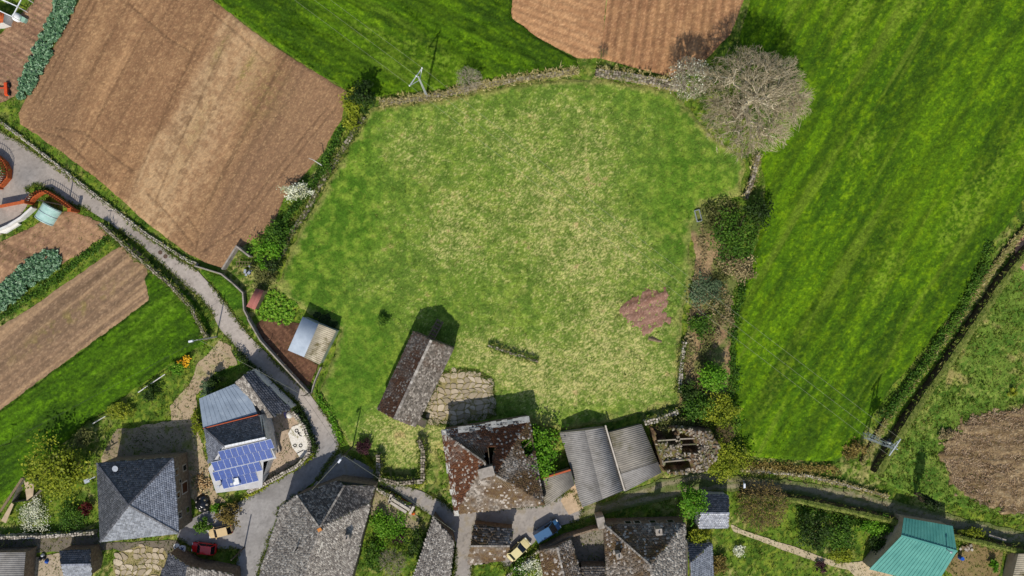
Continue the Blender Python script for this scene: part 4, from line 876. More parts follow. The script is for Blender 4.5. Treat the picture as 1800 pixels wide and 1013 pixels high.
def slates(pts, w, l, root, mat, jit=.25, th=.05, holes=(), name='slates', lift=.03, messy=.06, gapp=0.0):
    """single overlapping slabs laid in courses over a roof plane, joined as one part"""
    pts = [Vector(p) for p in pts]; n, u, v = frame_of(pts); o = pts[0]
    lift = max(.015, min(lift, th)); P = np.array([((p - o).dot(v), (p - o).dot(u)) for p in pts]); lo, hi = P.min(0), P.max(0)
    rows = int((hi[1] - lo[1]) / l) + 1; Q = []
    for r in range(rows):
        y = lo[1] + (r + .5) * l; k = int((hi[0] - lo[0]) / w) + 2
        x = lo[0] + (np.arange(k) + (.5 if r % 2 else 0)) * w + rng.normal(0, w * jit * .3, k)
        Q.append(np.c_[x, np.full(k, y) + rng.normal(0, l * jit * .25, k)])
    Q = np.concatenate(Q); ok = inside(P, Q[:, 0], Q[:, 1]) & (polydist(P, Q[:, 0], Q[:, 1]) > min(w, l) * .2)
    for h in holes:
        H2 = np.array([((V3(p) - o).dot(v), (V3(p) - o).dot(u)) for p in h]); ok &= ~inside(H2, Q[:, 0], Q[:, 1])
    if gapp: ok &= rng.random(len(Q)) > gapp
    Q = Q[ok]; k = len(Q)
    if not k: return
    ww = w * rng.uniform(.42, .56 + jit * .2, k); ll = l * rng.uniform(.5, .72, k); ro = rng.normal(0, messy, k)
    A = np.array(v); U = np.array(u); N = np.array(n); O = np.array(o) - np.array(org(root))
    c = O + Q[:, :1] * A + Q[:, 1:] * U
    c[:, 2] = zfan(pts, c[:, 0] + org(root).x, c[:, 1] + org(root).y, c[:, 2])
    ax = A * np.cos(ro)[:, None] + U * np.sin(ro)[:, None]; ay = -A * np.sin(ro)[:, None] + U * np.cos(ro)[:, None]
    hf = lift + th + rng.uniform(0, th * .6, k); hb = lift * .3
    Vv = np.empty((k, 6, 3))
    Vv[:, 0] = c - ax * ww[:, None] - ay * ll[:, None] + N * hf[:, None]; Vv[:, 1] = c + ax * ww[:, None] - ay * ll[:, None] + N * hf[:, None]
    Vv[:, 2] = c + ax * ww[:, None] + ay * ll[:, None] + N * hb; Vv[:, 3] = c - ax * ww[:, None] + ay * ll[:, None] + N * hb
    Vv[:, 4] = Vv[:, 0] - N * (th + lift); Vv[:, 5] = Vv[:, 1] - N * (th + lift)
    b = np.arange(k)[:, None] * 6
    F4 = np.concatenate([b + [[0, 1, 2, 3]], b + [[4, 5, 1, 0]]]); F3 = np.concatenate([b + [[4, 0, 3]], b + [[5, 2, 1]]])
    put(name, mesh_np(name, Vv.reshape(-1, 3), [F4, F3], mat, {'rnd': np.repeat(rng.random(k), 6)}), root, kind='stuff')
def corr(name, a, b, c, d, root, mat, period=.18, amp=.035, jagged=0.0):
    """corrugated sheet over the quad a-b (eave) .. d-c (ridge); waves run from eave to ridge"""
    a, b, c, d = map(Vector, (a, b, c, d)); n = (b - a).cross(d - a).normalized()
    if n.z < 0: n = -n
    L = max((b - a).length, (c - d).length); k = max(4, int(L / period)) * 4; o = org(root); vs = []; rows = 2
    for i in range(k + 1):
        t = i / k; h = amp * math.sin(2 * math.pi * i / 4 + .3)
        e0, e1 = a.lerp(b, t), d.lerp(c, t)
        if jagged: e0 = e0 + (e0 - e1).normalized() * jagged * (((i // 12) * 7919) % 10 / 10 - .5)
        for q in (e0, e1): vs.append(q + n * h - o)
    V = np.array([tuple(v) for v in vs]); i = np.arange(k) * 2
    F = np.stack([i, i + 2, i + 3, i + 1], 1)
    V2 = V - np.array(n) * .02; m = len(V)                                   # the sheet has an underside
    bnd = np.concatenate([np.stack([i, i + m, i + 2 + m, i + 2], 1), np.stack([i + 1, i + 3, i + 3 + m, i + 1 + m], 1)])
    return put(name, mesh_np(name, np.concatenate([V, V2]), np.concatenate([F, F[:, ::-1] + m, bnd]), mat), root)
def walls_under(root, outline, mat, inset=.35, drop=.12, name='walls', z0=-.1):
    pts = [V3(p) for p in outline]; c = sum(pts, Vector()) / len(pts); m = MB(); q = []
    for p in pts:
        d = Vector((c.x - p.x, c.y - p.y, 0)); q.append(p + d.normalized() * inset - Vector((0, 0, drop)))
    k = len(q)
    for i in range(k):
        a, b = q[i], q[(i + 1) % k]; m.add([(a.x, a.y, z0), (b.x, b.y, z0), b, a], [(0, 1, 2, 3)])
    m.build(name, mat, root); return q
def ridge_caps(root, a, b, w=.3, mat=None, step=.45, name='ridge_tiles', r=.13):
    m = MB(); a, b = Vector(a), Vector(b); d = b - a; k = max(1, int(d.length / step)); t = d / k
    s = t.cross(Vector((0, 0, 1))).normalized()
    for i in range(k):
        p = a + t * (i + .5); m.obox(p + Vector((0, 0, .07 + random.uniform(-.02, .03))), t * .52, s * w / 2, Vector((0, 0, .05)), 0, random.uniform(.75, .95))
    m.build(name, mat, root, kind='stuff')
def chimney(root, p, w, d, h, rz, mat, name='chimney', cap=True):
    b = V3(p); m = MB(); m.box((b.x, b.y, b.z + h / 2 - .4), w, d, h + .8, rz); m.box((b.x, b.y, b.z + h + .06), w + .16, d + .16, .12, rz)
    c = m.build(name, mat, root)
    if cap:
        k = MB(); k.tube((b.x, b.y, b.z + h + .12), (b.x, b.y, b.z + h + .45), .11, .1, 8); k.build('flue', DMETAL, c)
    return c
def house(name, label, cat, base, outline, planes, wallmat, slate, sw=.42, sl=.36, inset=.35, ridges=(), jit=.3, holes=(), deck=None, group=None, capmat=None, messy=.06, th=.05):
    b = V3(base); root = thing(name, label, cat, (b.x, b.y, 0), group)
    q = walls_under(root, outline, wallmat, inset)
    rf = MB()
    for i, pl in enumerate(planes): 
        pts = [V3(p) for p in pl]
        if len(pts) > 4 or holes: 
            continue
        for i_ in range(1, len(pts) - 1): rf.slab([pts[0], pts[i_], pts[i_ + 1]], .14)
    if rf.v: r = rf.build('roof', deck or STONE_D, root)
    else: r = root
    sm = slate if isinstance(slate, (list, tuple)) else [slate] * len(planes)
    for pl, mt in zip(planes, sm): slates([V3(p) for p in pl], sw, sl, root, mt, jit, th, holes, messy=messy)
    for a, b2 in ridges: ridge_caps(root, V3(a), V3(b2), mat=capmat or SL_GREY, w=.42 if cat == 'barn' else .3)
    return root, q
def window_on(root, a, b, t, z0, z1, w, mat=GLASS, frame=STONE_P, name='window', out=.04):
    """opening on the wall whose base runs a->b (world xy), centred at fraction t"""
    a, b = Vector((a.x, a.y, 0)), Vector((b.x, b.y, 0)); d = (b - a).normalized(); p = a.lerp(b, t); nr = Vector((d.y, -d.x, 0)); nr = nr if nr.dot(p - Vector((org(root).x, org(root).y, 0))) > 0 else -nr
    zc = (z0 + z1) / 2; h = z1 - z0
    m = MB(); m.obox(p + Vector((0, 0, zc)) + nr * out, d * (w / 2 + .18), nr * .06, Vector((0, 0, h / 2 + .18)))
    f = m.build(name, frame, root)
    g = MB(); g.obox(p + Vector((0, 0, zc)) + nr * (out + .04), d * w / 2, nr * .05, Vector((0, 0, h / 2))); g.build('pane', mat, f)
    return f

# ---------------------------------------------------------------- the buildings
# long barn in the pasture
E, R = 3.7, 5.6
rt, q = house('barn', 'long stone barn with mossy brown slate roof in the pasture', 'barn', (735, 665), [(727, 582, E), (758, 598, R), (798, 612, E), (731, 751, E), (693, 737, R), (663, 720, E)],
      [[(727, 582, E), (758, 598, R), (693, 737, R), (663, 720, E)], [(758, 598, R), (798, 612, E), (731, 751, E), (693, 737, R)]], RUBBLE, [SL_BW, SL_BARN], .28, .24, .25, [((758, 598, R), (693, 737, R))], messy=.1)
m = MB(); a0 = W(757, 600); dd = (W(773, 566) - W(757, 600)).normalized(); sd2 = Vector((-dd.y, dd.x, 0))
for k in range(6):
    p = a0 + dd * (.7 + k * .55); m.obox(p + Vector((0, 0, .2 + (5 - k) * .32)), sd2 * .6, dd * .2, Vector((0, 0, .06)), r=random.random())
for s_ in (-.5, .5): m.bar(a0 + dd * .5 + sd2 * s_ + Vector((0, 0, 2.1)), a0 + dd * 3.8 + sd2 * s_ + Vector((0, 0, .1)), .12)
m.build('stair', WOOD, rt)
m = MB(); p = W(743, 740); m.box((p.x, p.y, .6), 1.3, 1.6, 1.2, math.radians(64)); m.build('cellar_porch', STONE_D, rt)
# the ruined manor
E, R = 3.9, 7.0
NW, NE, SE, SW_ = (776, 757, E), (930, 733, E), (957, 888, E), (800, 907, E); RA, RB = (851, 812, R), (872, 836, R)
hole = [[(850, 800, R), (858, 783, 6.), (873, 780, 6.), (866, 800, R), (866, 812, R), (868, 836, R), (858, 845, R), (846, 820, R)], [(912, 776, 4.6), (935, 768, 4), (940, 792, 4), (925, 806, 4.6)]]
mh, q = house('ruined_manor', 'ruined stone manor with rust-red mossy slates and a hole in its hipped roof', 'house', (860, 820), [NW, NE, SE, SW_], [[NW, NE, RB, RA], [NE, SE, RB], [SE, SW_, RA, RB], [SW_, NW, RA]],
      RUBBLE, [SL_MANOR, SL_OLD, SL_OLD, SL_MANOR], .32, .27, .4, [((783, 764, E + .2), RA), ((940, 873, E + .3), RB), (RA, (853, 818, R))], .4, hole, messy=.2, th=.07)
HP = [np.array([(q_[0], q_[1]) for q_ in h]) for h in hole]
def in_hole(v):
    k_ = HC / (HC - v.z); x_, y_ = px(np.array([v.x * k_]), np.array([v.y * k_])); return any(inside(h, x_, y_)[0] for h in HP)
m = MB()
for a, b in ((NW, RA), (NE, RB), (SE, RB), (SW_, RA)):
    for t in (0,): m.bar(V3(a) - Vector((0, 0, .2)), V3(b) - Vector((0, 0, .25)), .2)
A_, B_, C_, D_ = map(V3, (NW, NE, SE, SW_)); ra, rb = V3(RA), V3(RB)
for e0, e1, r0, r1 in ((A_, B_, ra, rb), (B_, C_, rb, rb), (C_, D_, rb, ra), (D_, A_, ra, ra)):
    for k in range(1, 16):
        t = k / 16; p = e0.lerp(e1, t) - Vector((0, 0, .18)); r_ = r0.lerp(r1, t) - Vector((0, 0, .42)); n_ = 1 if k % 4 == 0 else 10
        for j_ in range(n_):
            a_, b_ = p.lerp(r_, j_ / n_), p.lerp(r_, (j_ + 1) / n_)
            if n_ == 1 or not in_hole((a_ + b_) / 2): m.bar(a_, b_, .12)
m.build('rafters', WOOD, mh, kind='stuff')
# boarding under the slates, broken where the roof has fallen in
m = MB()
def boards(e0, e1, r0, r1, skip):
    n = 26
    for k in range(n):
        t0, t1 = k / n + .002, (k + 1) / n - .002; a, b = e0.lerp(r0, t0), e1.lerp(r1, t0); c, d = e1.lerp(r1, t1), e0.lerp(r0, t1)
        if (b - a).length < .3: continue
        s0, s1 = skip(k / n)
        for u0, u1 in [(i_ / 40, (i_ + 1) / 40) for i_ in range(40)]:
            if not in_hole(a.lerp(b, (u0 + u1) / 2)): m.add([a.lerp(b, u0) - Vector((0, 0, .5)), a.lerp(b, u1) - Vector((0, 0, .5)), d.lerp(c, u1) - Vector((0, 0, .5)), d.lerp(c, u0) - Vector((0, 0, .5))], [(0, 1, 2, 3)])
boards(A_, B_, ra, rb, lambda t: (.5, .66) if t > .7 else (1, 1))
boards(B_, C_, rb, rb, lambda t: (.12, .42) if t < .3 else ((0, .5) if t > .86 else (1, 1)))
boards(C_, D_, rb, ra, lambda t: (1, 1)); boards(D_, A_, ra, ra, lambda t: (1, 1))
m.build('roof_boards', WOOD, mh, kind='stuff')
chimney(mh, (855, 828, 6.2), 1.3, 2.2, .9, math.radians(-75), CONC, cap=False)
m = MB(); m.prism([tuple(W(*p).xy) for p in ((790, 765), (925, 745), (945, 880), (808, 895))], -.05, .0); m.build('floor', M_plain('inner_floor', '#2a2018', .95), mh)  # floor near black, painting the darkness inside the roof hole
# pale lichen-covered slabs lining the west and north eaves
m = MB()
for a, b in ((NW, SW_), (NW, NE)):
    a, b = V3(a), V3(b); d = (b - a); k = int(d.length / .8); t = d / k; s = Vector((-t.y, t.x, 0)).normalized(); c0 = V3(RA); s = s if s.dot(c0 - a) > 0 else -s
    for i in range(k): m.obox(a + t * (i + .5) + s * random.uniform(.25, .45) + Vector((0, 0, .2)), t * .5, s * random.uniform(.3, .5) + Vector((0, 0, .2)), Vector((0, 0, .04)))
m.build('eave_slabs', M('lichen_slab', [(.3, '#9c988e'), (.7, '#c8c4ba')], 2, .9, .4, 8), mh, kind='stuff')
m = MB(); bp = W(933, 770); m.tube((bp.x, bp.y, 1.2), (*(W(940, 800).xy), 2.6), .12, .08, 6); m.build('broken_beam', WOOD, mh)

# corrugated barns
def shed_corr(name, label, base, planes, outline, wallmat=STONE, inset=.25, amp=.05, period=.31):
    b = W(*base); root = thing(name, label, 'barn', (b.x, b.y, 0))
    walls_under(root, outline, wallmat, inset)
    for pl, mt in planes: corr('roof_sheet', *[V3(p) for p in pl], root, mt, period, amp, .12)
    return root
E, R = 2.0, 3.2
t = shed_corr('corrugated_barn', 'large gabled barn with grey corrugated roof beside the ruined manor', (1040, 820),
   [([(1023, 892, E), (984, 761, E), (1028, 757, R), (1059, 878, R)], FIBRO), ([(1064, 751, E), (1098, 862, E), (1059, 878, R), (1028, 757, R)], FIBRO)],
   [(984, 761, E), (1028, 757, R), (1064, 751, E), (1098, 862, E), (1059, 878, R), (1023, 892, E)], PLASTER)
m = MB(); m.bar(V3((1064, 748, 2.2)), V3((1098, 863, 2.15)), .22, .2); m.build('gutter_wall', STONE_P, t)
t = shed_corr('corrugated_barn', 'second corrugated barn joined to the ruins, its roof in two pitches', (1112, 800),
   [([(1091, 832, 2.3), (1069, 761, 1.9), (1128, 746, 2.0), (1156, 811, 2.4)][::1], FIBRO2), ([(1099, 864, 1.9), (1091.5, 833, 2.27), (1156.5, 812, 2.37), (1163, 831, 1.9)], FIBRO)],
   [(1069, 761, 1.9), (1128, 746, 2.0), (1156, 811, 2.4), (1163, 831, 1.9), (1099, 864, 1.9), (1091, 832, 2.3)], STONE)
t = shed_corr('corrugated_barn', 'small lean-to with corrugated roof between manor and large barn', (978, 860),
   [([(959, 891, 2.4), (946, 845, 2.6), (1004, 828, 3.0), (1010, 853, 2.8)], FIBRO2)], [(946, 845, 2.6), (1004, 828, 3.0), (1010, 853, 2.8), (992, 867, 2.6), (959, 891, 2.4)], PLASTER)
m = MB(); m.bar(V3((944, 844, 2.5)), V3((1003, 826, 2.9)), .25, .3); m.build('brick_edge', TERRA, t)
# roofless ruins
b = W(1190, 790); ru = thing('ruin', 'roofless stone ruins with dark open rooms beside the corrugated barns', 'ruin', (b.x, b.y, 0))
def ruin_height():
    c = .2; P = WA([(1150, 756), (1190, 752), (1250, 756), (1262, 780), (1258, 812), (1232, 830), (1172, 833), (1162, 812)], 2.4)
    lo, hi = P.min(0) - .6, P.max(0) + .6; xs = np.arange(lo[0], hi[0], c); ys = np.arange(lo[1], hi[1], c); X, Y = np.meshgrid(xs, ys)
    D = sdist(P, X, Y) + (fbm(X * .8, Y * .8, 3) - .5) * .8
    Z = np.where(D < 0, 2.6 + .9 * fbm(X * .8, Y * .8, 7), np.maximum(-.1, 2.6 - (D / .25) * 2.2))
    for r in ([(1154, 758), (1187, 757), (1186, 772), (1156, 774)], [(1194, 765), (1208, 764), (1208, 770), (1195, 771)], [(1200, 772), (1218, 771), (1219, 779), (1201, 780)], [(1199, 782), (1222, 781), (1223, 793), (1201, 793)], [(1176, 777), (1186, 776), (1186, 779), (1177, 780)], [(1169, 812), (1208, 808), (1211, 820), (1171, 824)]):
        d = sdist(WA(r, 2.4), X, Y) - .22 + (fbm(X * 1.5, Y * 1.5, 9) - .5) * .35; Z = np.where(d < 0, .05, Z)
    nx = len(xs); a = (np.arange(len(ys) - 1)[:, None] * nx + np.arange(nx - 1)).ravel(); F = np.stack([a, a + 1, a + nx + 1, a + nx], 1)
    V = np.stack([X.ravel(), Y.ravel(), Z.ravel()], 1); k = Z.ravel()[F].max(1) > 0; return V - np.array(org(ru)), F[k], X, Y, Z
V, F, X, Y, Z = ruin_height()
put('masonry', mesh_np('masonry', V, F, M('ruin_rubble', [(.2, '#3e2c1e'), (.5, '#66503a'), (.8, '#948068')], 1.6, .95, .8, 4, detail=8, dirt='#5c5a28', dscale=.5, dlo=.5, dhi=.62)), ru)
m = MB(); zf = Z.ravel(); ids = np.nonzero(zf > 2.3)[0]
for i in rng.choice(ids, 300): m.box((X.ravel()[i], Y.ravel()[i], zf[i] + random.uniform(-.05, .12)), random.uniform(.2, .6), random.uniform(.15, .4), random.uniform(.12, .3), random.uniform(0, 3), 0, .8)
m.build('loose_stones', STONE, ru, kind='stuff')
m = MB()
for a, c in (((1155, 774), (1187, 772)), ((1194, 771), (1220, 770)), ((1198, 781), (1223, 780)), ((1168, 811), (1212, 807))): m.bar((*W(*a, 2.8).xy, 3.2), (*W(*c, 2.8).xy, 3.15), .18, .16)
m.build('lintel', STONE, ru, kind='stuff')

# grey pyramid-roof house (southwest)
E, R = 5.2, 8.0
A, B, C, D, T = (170, 814, E), (305, 805, E), (315, 938, E), (176, 953, E), (226, 888, R)
ph, q = house('stone_house', 'square two-storey stone house with a grey slate pyramid roof', 'house', (250, 870), [A, B, C, D], [[A, B, T], [B, C, T], [C, D, T], [D, A, T]], RUBBLE, [SL_DARK_SHADE, SL_BLUE_LIT, SL_BLUE_LIT, SL_DARK_SHADE], .34, .30, .35,
     [(A, T), (B, T), (C, T), (D, T)], .1, capmat=SL_DARK_SHADE, messy=.02, th=.014)  # one slate all round; north and west slopes painted darker as shade
for t_, z0, z1, w, mt in ((.2, 3.5, 4.4, .75, GLASS), (.2, .9, 1.8, .75, GLASS), (.52, 3.6, 4.4, .7, GLASS), (.47, 1.0, 2.6, 1.5, BROWNWOOD), (.35, 2.9, 3.3, .4, GLASS), (.8, 3.5, 4.4, .75, GLASS), (.8, .9, 1.8, .75, GLASS)):
    window_on(ph, q[1], q[2], 1 - (1 - t_), z0, z1, w, mt, out=-.04)
for t_ in (.25, .5, .75): window_on(ph, q[0], q[1], t_, 3.4, 4.4, .8, GLASS, out=-.04)
m = MB(); p = V3((205, 823, 5.6)); m.lathe(p + Vector((0, 0, .1)), [(.05, 0), (.3, .2), (.45, .35)], 12); m.tube(p - Vector((0, 0, .3)), p + Vector((0, 0, .5)), .04); m.build('satellite_dish', METAL, ph)
m = MB(); a = V3((168, 838, 4.6)); c = V3((152, 846, 4.4)); m.bar(a, c, .12); m.box(c + Vector((0, 0, -.1)), .8, .6, .15, .4); m.build('wall_lamp', METAL, ph)

# house with the solar panels
sroot, q = house('solar_house', 'house with dark slates, zinc sheet roof and solar panels on its south slope', 'house', (410, 780), [(350, 701, 3.4), (412, 675, 3.4), (438, 693, 3.4), (452, 727, 3.6), (459, 729, 4.9), (467, 770, 5.4), (478, 800, 4.0), (459, 856, 2.7), (380, 866, 2.7), (366, 815, 3.2), (359, 753, 3.6)],
     [[(359, 752, 3.7), (459, 728, 3.9), (467, 770, 5.4), (395, 785, 5.4)], [(359, 752, 3.7), (395, 785, 5.4), (384, 812, 4.6), (366, 815, 3.3)]], WHITE, [SL_DARK_SHADE, SL_BLUE_LIT], .3, .28, .35, [((359, 753, 3.75), (395, 785, 5.4))], .1, capmat=SL_DARK_SHADE, messy=.02, th=.014)
m = MB(); zp = [(350, 701), (412, 675), (438, 693), (452, 727), (357, 753)]
zz = lambda p: 3.2 + .006 * (p[1] - 675)
m.slab([V3((*p, zz(p))) for p in zp], .1); zs = m.build('zinc_roof', ZINC, sroot)
m = MB()
for i in range(1, 11):
    t_ = i / 11; a = V3((*( [350 + (412 - 350) * t_, 701 - 26 * t_]), zz((0, 701 - 26 * t_)) + .03)); c = V3((357 + 95 * t_, 753 - 26 * t_, zz((0, 753 - 26 * t_)) + .03)); m.bar(a, c, .03, .015)
m.build('seam', ZINC, zs, kind='stuff')
m = MB(); m.bar(V3((357, 753.5, 3.75)), V3((457, 728.5, 3.95)), .14, .08); m.build('flashing', TERRA, sroot)
# south slope under the panels
S0, S1, S2, S3 = V3((392, 786, 5.35)), V3((468, 769.5, 5.35)), V3((461, 857, 2.6)), V3((380, 867, 2.6))
m = MB(); m.slab([S0, S1, V3((486, 806, 4.0)), V3((463, 812, 3.9)), S2, S3, V3((366, 824, 3.9))], .12); m.build('south_roof', M('pale_roof', [(.3, '#a09e9c'), (.7, '#b4b2b0')], 1, .7, .05, 8), sroot)
ridge_caps(sroot, V3((395, 785, 5.45)), V3((467, 769.5, 5.45)), .3, WHITEP, .5, 'ridge_tiles')
Nr = (S1 - S0).cross(S3 - S0).normalized(); Nr = Nr if Nr.z > 0 else -Nr
CELL = M_plain('solar_cell', '#2f4a88', .1, .1, .6, var=.25); FRAME_M = M_plain('aluminium', '#aab0ba', .5, .1)
def plane_z(p):
    P0 = W(p[0], p[1], 0); C0 = Vector((0, 0, HC)); d = P0 - C0; t_ = (S0 - C0).dot(Nr) / d.dot(Nr); return C0 + d * t_
e1, e2 = np.array([10.35, -2.42]), np.array([6.3, 16.2])
pmesh = None
def panel(o, wide=1.0):
    pts = [plane_z(o + a * e1 * wide + b_ * e2) + Nr * .16 for a, b_ in ((.01, .01), (.99, .01), (.99, .99), (.01, .99))]
    m = MB(); m.slab(pts, .05); f = m.build('solar_panel', FRAME_M, sroot)
    c = sum(pts, Vector()) / 4; g = MB(); g.slab([c + (p - c) * .945 + Nr * .012 for p in pts], .02); g.build('cells', CELL, f)
for k in range(9): panel(np.array([383.5, 792.5]) + e1 * k)
for k in range(10): panel(np.array([371.5, 812.0]) + e1 * k + e2 * 0 + (0, 0))
for k in range(8): panel(np.array([373.0, 829.5]) + e1 * k)
for k in range(2, 8): panel(np.array([378.0, 846.5]) + e1 * (k - .9) - (2, 1))
m = MB()
for p in ((389, 852), (412, 848)): 
    c = plane_z(np.array(p)); m.tube(c, c + Vector((0, 0, 1.1)), .09, .09, 8); m.box(c + Vector((0, 0, 1.15)), .35, .35, .06)
m.build('vent_pipe', METAL, sroot, kind='stuff')
m = MB(); c = plane_z(np.array((417, 845))); m.box(c + Vector((0, 0, .3)), .9, 1.0, .6, .25); m.build('skylight_box', WHITEP, sroot)
# long wing beside the road
wing, q = house('slate_wing', 'long narrow outbuilding with dark ribbed slate roof along the road hedge', 'outbuilding', (465, 700), [(413, 674, 2.9), (427, 661, 3.9), (440, 649, 3.2), (513, 719, 3.2), (479, 734, 3.9), (473, 735, 3.5), (456, 720, 2.9)],
     [[(427, 661, 3.9), (440, 649, 3.2), (513, 719, 3.2), (479, 734, 3.9)], [(413, 674, 3.1), (427, 661, 3.9), (479, 734, 3.9), (472, 735, 3.5)]], WHITE, [SL_DARK_SHADE, SL_GREY], .45, .3, .2, [((427, 661, 3.9), (479, 734, 3.9))], .1, capmat=SL_GREY, messy=.02, th=.05)

# big slate house at the junction
E, R = 4.6, 7.2
bh, q = house('slate_house', 'large house with speckled grey slate roof at the road junction', 'house', (560, 930), [(440, 1060, E), (492, 890, E), (521, 871, E), (592, 845, E), (661, 854, E), (651, 884, E), (608, 1060, E)],
   [[(440, 1060, E), (492, 890, E), (521, 871, E + .1), (562, 928, R), (520, 1060, R)], [(562, 928, R), (651, 884, E + .1), (608, 1060, E), (520, 1060, R)],
    [(521, 871, E), (592, 845, E), (606, 853, 5.0), (562, 928, R)], [(606, 853, 5.0), (661, 854, E), (651, 884, E), (562, 928, R)]], RUBBLE, [SL_GREY, SL_GREY, SL_TOP, SL_TOP], .28, .25, .3, [((562, 930, R), (530, 1040, R)), ((606, 853, 5.0), (562, 928, R)), ((521, 871, E + .1), (562, 928, R))], .3, messy=.08)
m = MB()
for pl in ([(440, 1060, E), (492, 890, E), (521, 871, E), (562, 928, R), (520, 1060, R)], [(562, 928, R), (651, 884, E), (608, 1060, E), (520, 1060, R)], [(521, 871, E), (592, 845, E), (606, 853, 5.0), (562, 928, R)], [(592, 845, E), (661, 854, E), (651, 884, E), (606, 853, 5.)]): 
    vs = [V3(p) - Vector((0, 0, .08)) for p in pl]; m.add(vs, [(0, i_, i_ + 1) for i_ in range(1, len(vs) - 1)])
m.build('roof_deck', STONE_D, bh)
chimney(bh, (612, 942, 5.6), .7, .7, 1.0, .2, CONC); 
m = MB(); c = V3((524, 962, 6.0)); m.tube(c - Vector((0, 0, .4)), c + Vector((0, 0, 1.6)), .1, .1, 8); m.build('flue_pipe', DMETAL, bh)
m = MB(); c = V3((562, 931, 7.2)); m.box(c, .6, .5, .3, .5); m.build('ridge_patch', M_plain('orange_tile', '#c07a34', .8), bh)
m = MB(); m.slab([V3(p) for p in ((556, 950, 7.0), (569, 953, 6.9), (561, 972, 6.9), (549, 968, 7.05))], .05); m.build('skylight', M_plain('skylight_sheet', '#a8a294', .6), bh)

# long narrow slate roof, and the mossy one beyond the alley
nr_, q = house('slate_outbuilding', 'narrow grey slate roof between garden and alley', 'outbuilding', (765, 965), [(761, 907, 3.0), (779, 928, 3.2), (795, 944, 3.2), (799, 958, 3.2), (788, 1050, 3.2), (722, 1050, 4.2), (727, 1013, 4.2)],
    [[(761, 907, 3.0), (779, 928, 3.0), (795, 944, 3.0), (799, 958, 3.0), (788, 1050, 3.0), (715, 1050, 4.4)]], RUBBLE, SL_GREY, .28, .25, .2, jit=.3, messy=.08)
m = MB(); vs = [V3(p) - Vector((0, 0, .15)) for p in ((761, 907, 3.0), (779, 928, 3.0), (795, 944, 3.0), (799, 958, 3.0), (788, 1050, 3.0), (715, 1050, 4.4))]; m.add(vs, [(0, i_, i_ + 1) for i_ in range(1, 5)]); m.build('roof_deck', STONE_D, nr_)
E, R = 2.6, 3.7
house('slate_outbuilding', 'low mossy slab-roofed outbuilding next to the yellow car', 'outbuilding', (860, 960), [(833, 922, E), (902, 930, E), (896, 960, R), (887, 986, E), (848, 995, E), (822, 992, E), (826, 962, R)],
   [[(833, 922, E), (902, 930, E), (896, 960, R), (827, 960, R)], [(827, 961, R), (896, 961, R), (887, 986, E), (822, 993, E)]], RUBBLE, [SL_OLD, SL_OLD], .42, .36, .2, [((827, 960, R), (896, 960, R))], .5, messy=.18, th=.08)
# farmhouse in the bottom centre
E, R = 3.8, 6.6
fh, q = house('farmhouse', 'hip-roofed farmhouse with mossy slab slates beside the courtyard', 'house', (1135, 970), [(1063, 923, E), (1205, 919, E), (1206, 1060, E), (1066, 1060, E)],
   [[(1063, 923, E), (1205, 919, E), (1143, 993, R)], [(1205, 919, E), (1206, 1060, E), (1150, 1060, R), (1143, 993, R)], [(1066, 1060, E), (1063, 923, E), (1143, 993, R), (1150, 1060, R)]], RUBBLE, [SL_OLD, SL_GREY, SL_OLD], .36, .3, .3, [((1063, 923, E), (1143, 993, R)), ((1143, 993, R), (1150, 1060, R))], .5, messy=.18, th=.07)
chimney(fh, (1155, 930, 4.4), .8, .8, 1.4, .1, CONC); chimney(fh, (1086, 973, 5.0), .7, .7, 1.1, .3, CONC)
for t_ in (.3, .42, .62, .85): window_on(fh, q[0], q[1], t_, 1.8, 2.8, .8, GLASS, out=-.04)
p = V3((1057, 920, 3.0)); m = MB(); m.box((p.x, p.y, 1.5), 1.2, 1.8, 3.0, .2); m.build('porch', CONC, fh)
house('slate_outbuilding', 'small slab-roofed wing at the courtyard corner by the blue van', 'outbuilding', (985, 990), [(947, 968, 2.9), (979, 963, 3.9), (1004, 947, 2.9), (1024, 1005, 2.9), (1035, 1060, 2.9), (1003, 1060, 3.9), (962, 1060, 2.9)],
   [[(947, 968, 2.9), (979, 962, 3.9), (1003, 1060, 3.9), (962, 1060, 2.9)], [(979, 962, 3.9), (1004, 947, 2.9), (1035, 1060, 2.9), (1003, 1060, 3.9)]], RUBBLE, [SL_OLD, SL_OLD], .34, .28, .2, [((979, 962, 3.9), (1003, 1060, 3.9))], .5, messy=.18, th=.07)
house('slate_outbuilding', 'low slab roof closing the courtyard of the farmhouse', 'outbuilding', (1045, 1005), [(1022, 997, 2.6), (1066, 996, 2.6), (1070, 1050, 3.4), (1025, 1050, 3.4)], [[(1022, 997, 2.6), (1066, 996, 2.6), (1070, 1050, 3.4), (1025, 1050, 3.4)]], RUBBLE, [SL_OLD], .42, .36, .1, messy=.18, th=.07)
house('slate_outbuilding', 'smooth blue-grey slate roof on the east side of the farmhouse', 'outbuilding', (1230, 1000), [(1209, 955, 2.8), (1252, 955, 2.8), (1256, 1060, 2.8), (1208, 1060, 2.8)],
   [[(1209, 955, 2.8), (1252, 955, 2.8), (1212, 991, 4.0)], [(1252, 955, 2.8), (1256, 1060, 2.8), (1216, 1060, 4.0), (1212, 991, 4.0)]], WHITE, [SL_DARK_SHADE, SL_BLUE_LIT], .32, .3, .15, [], .1, messy=.02, th=.014)
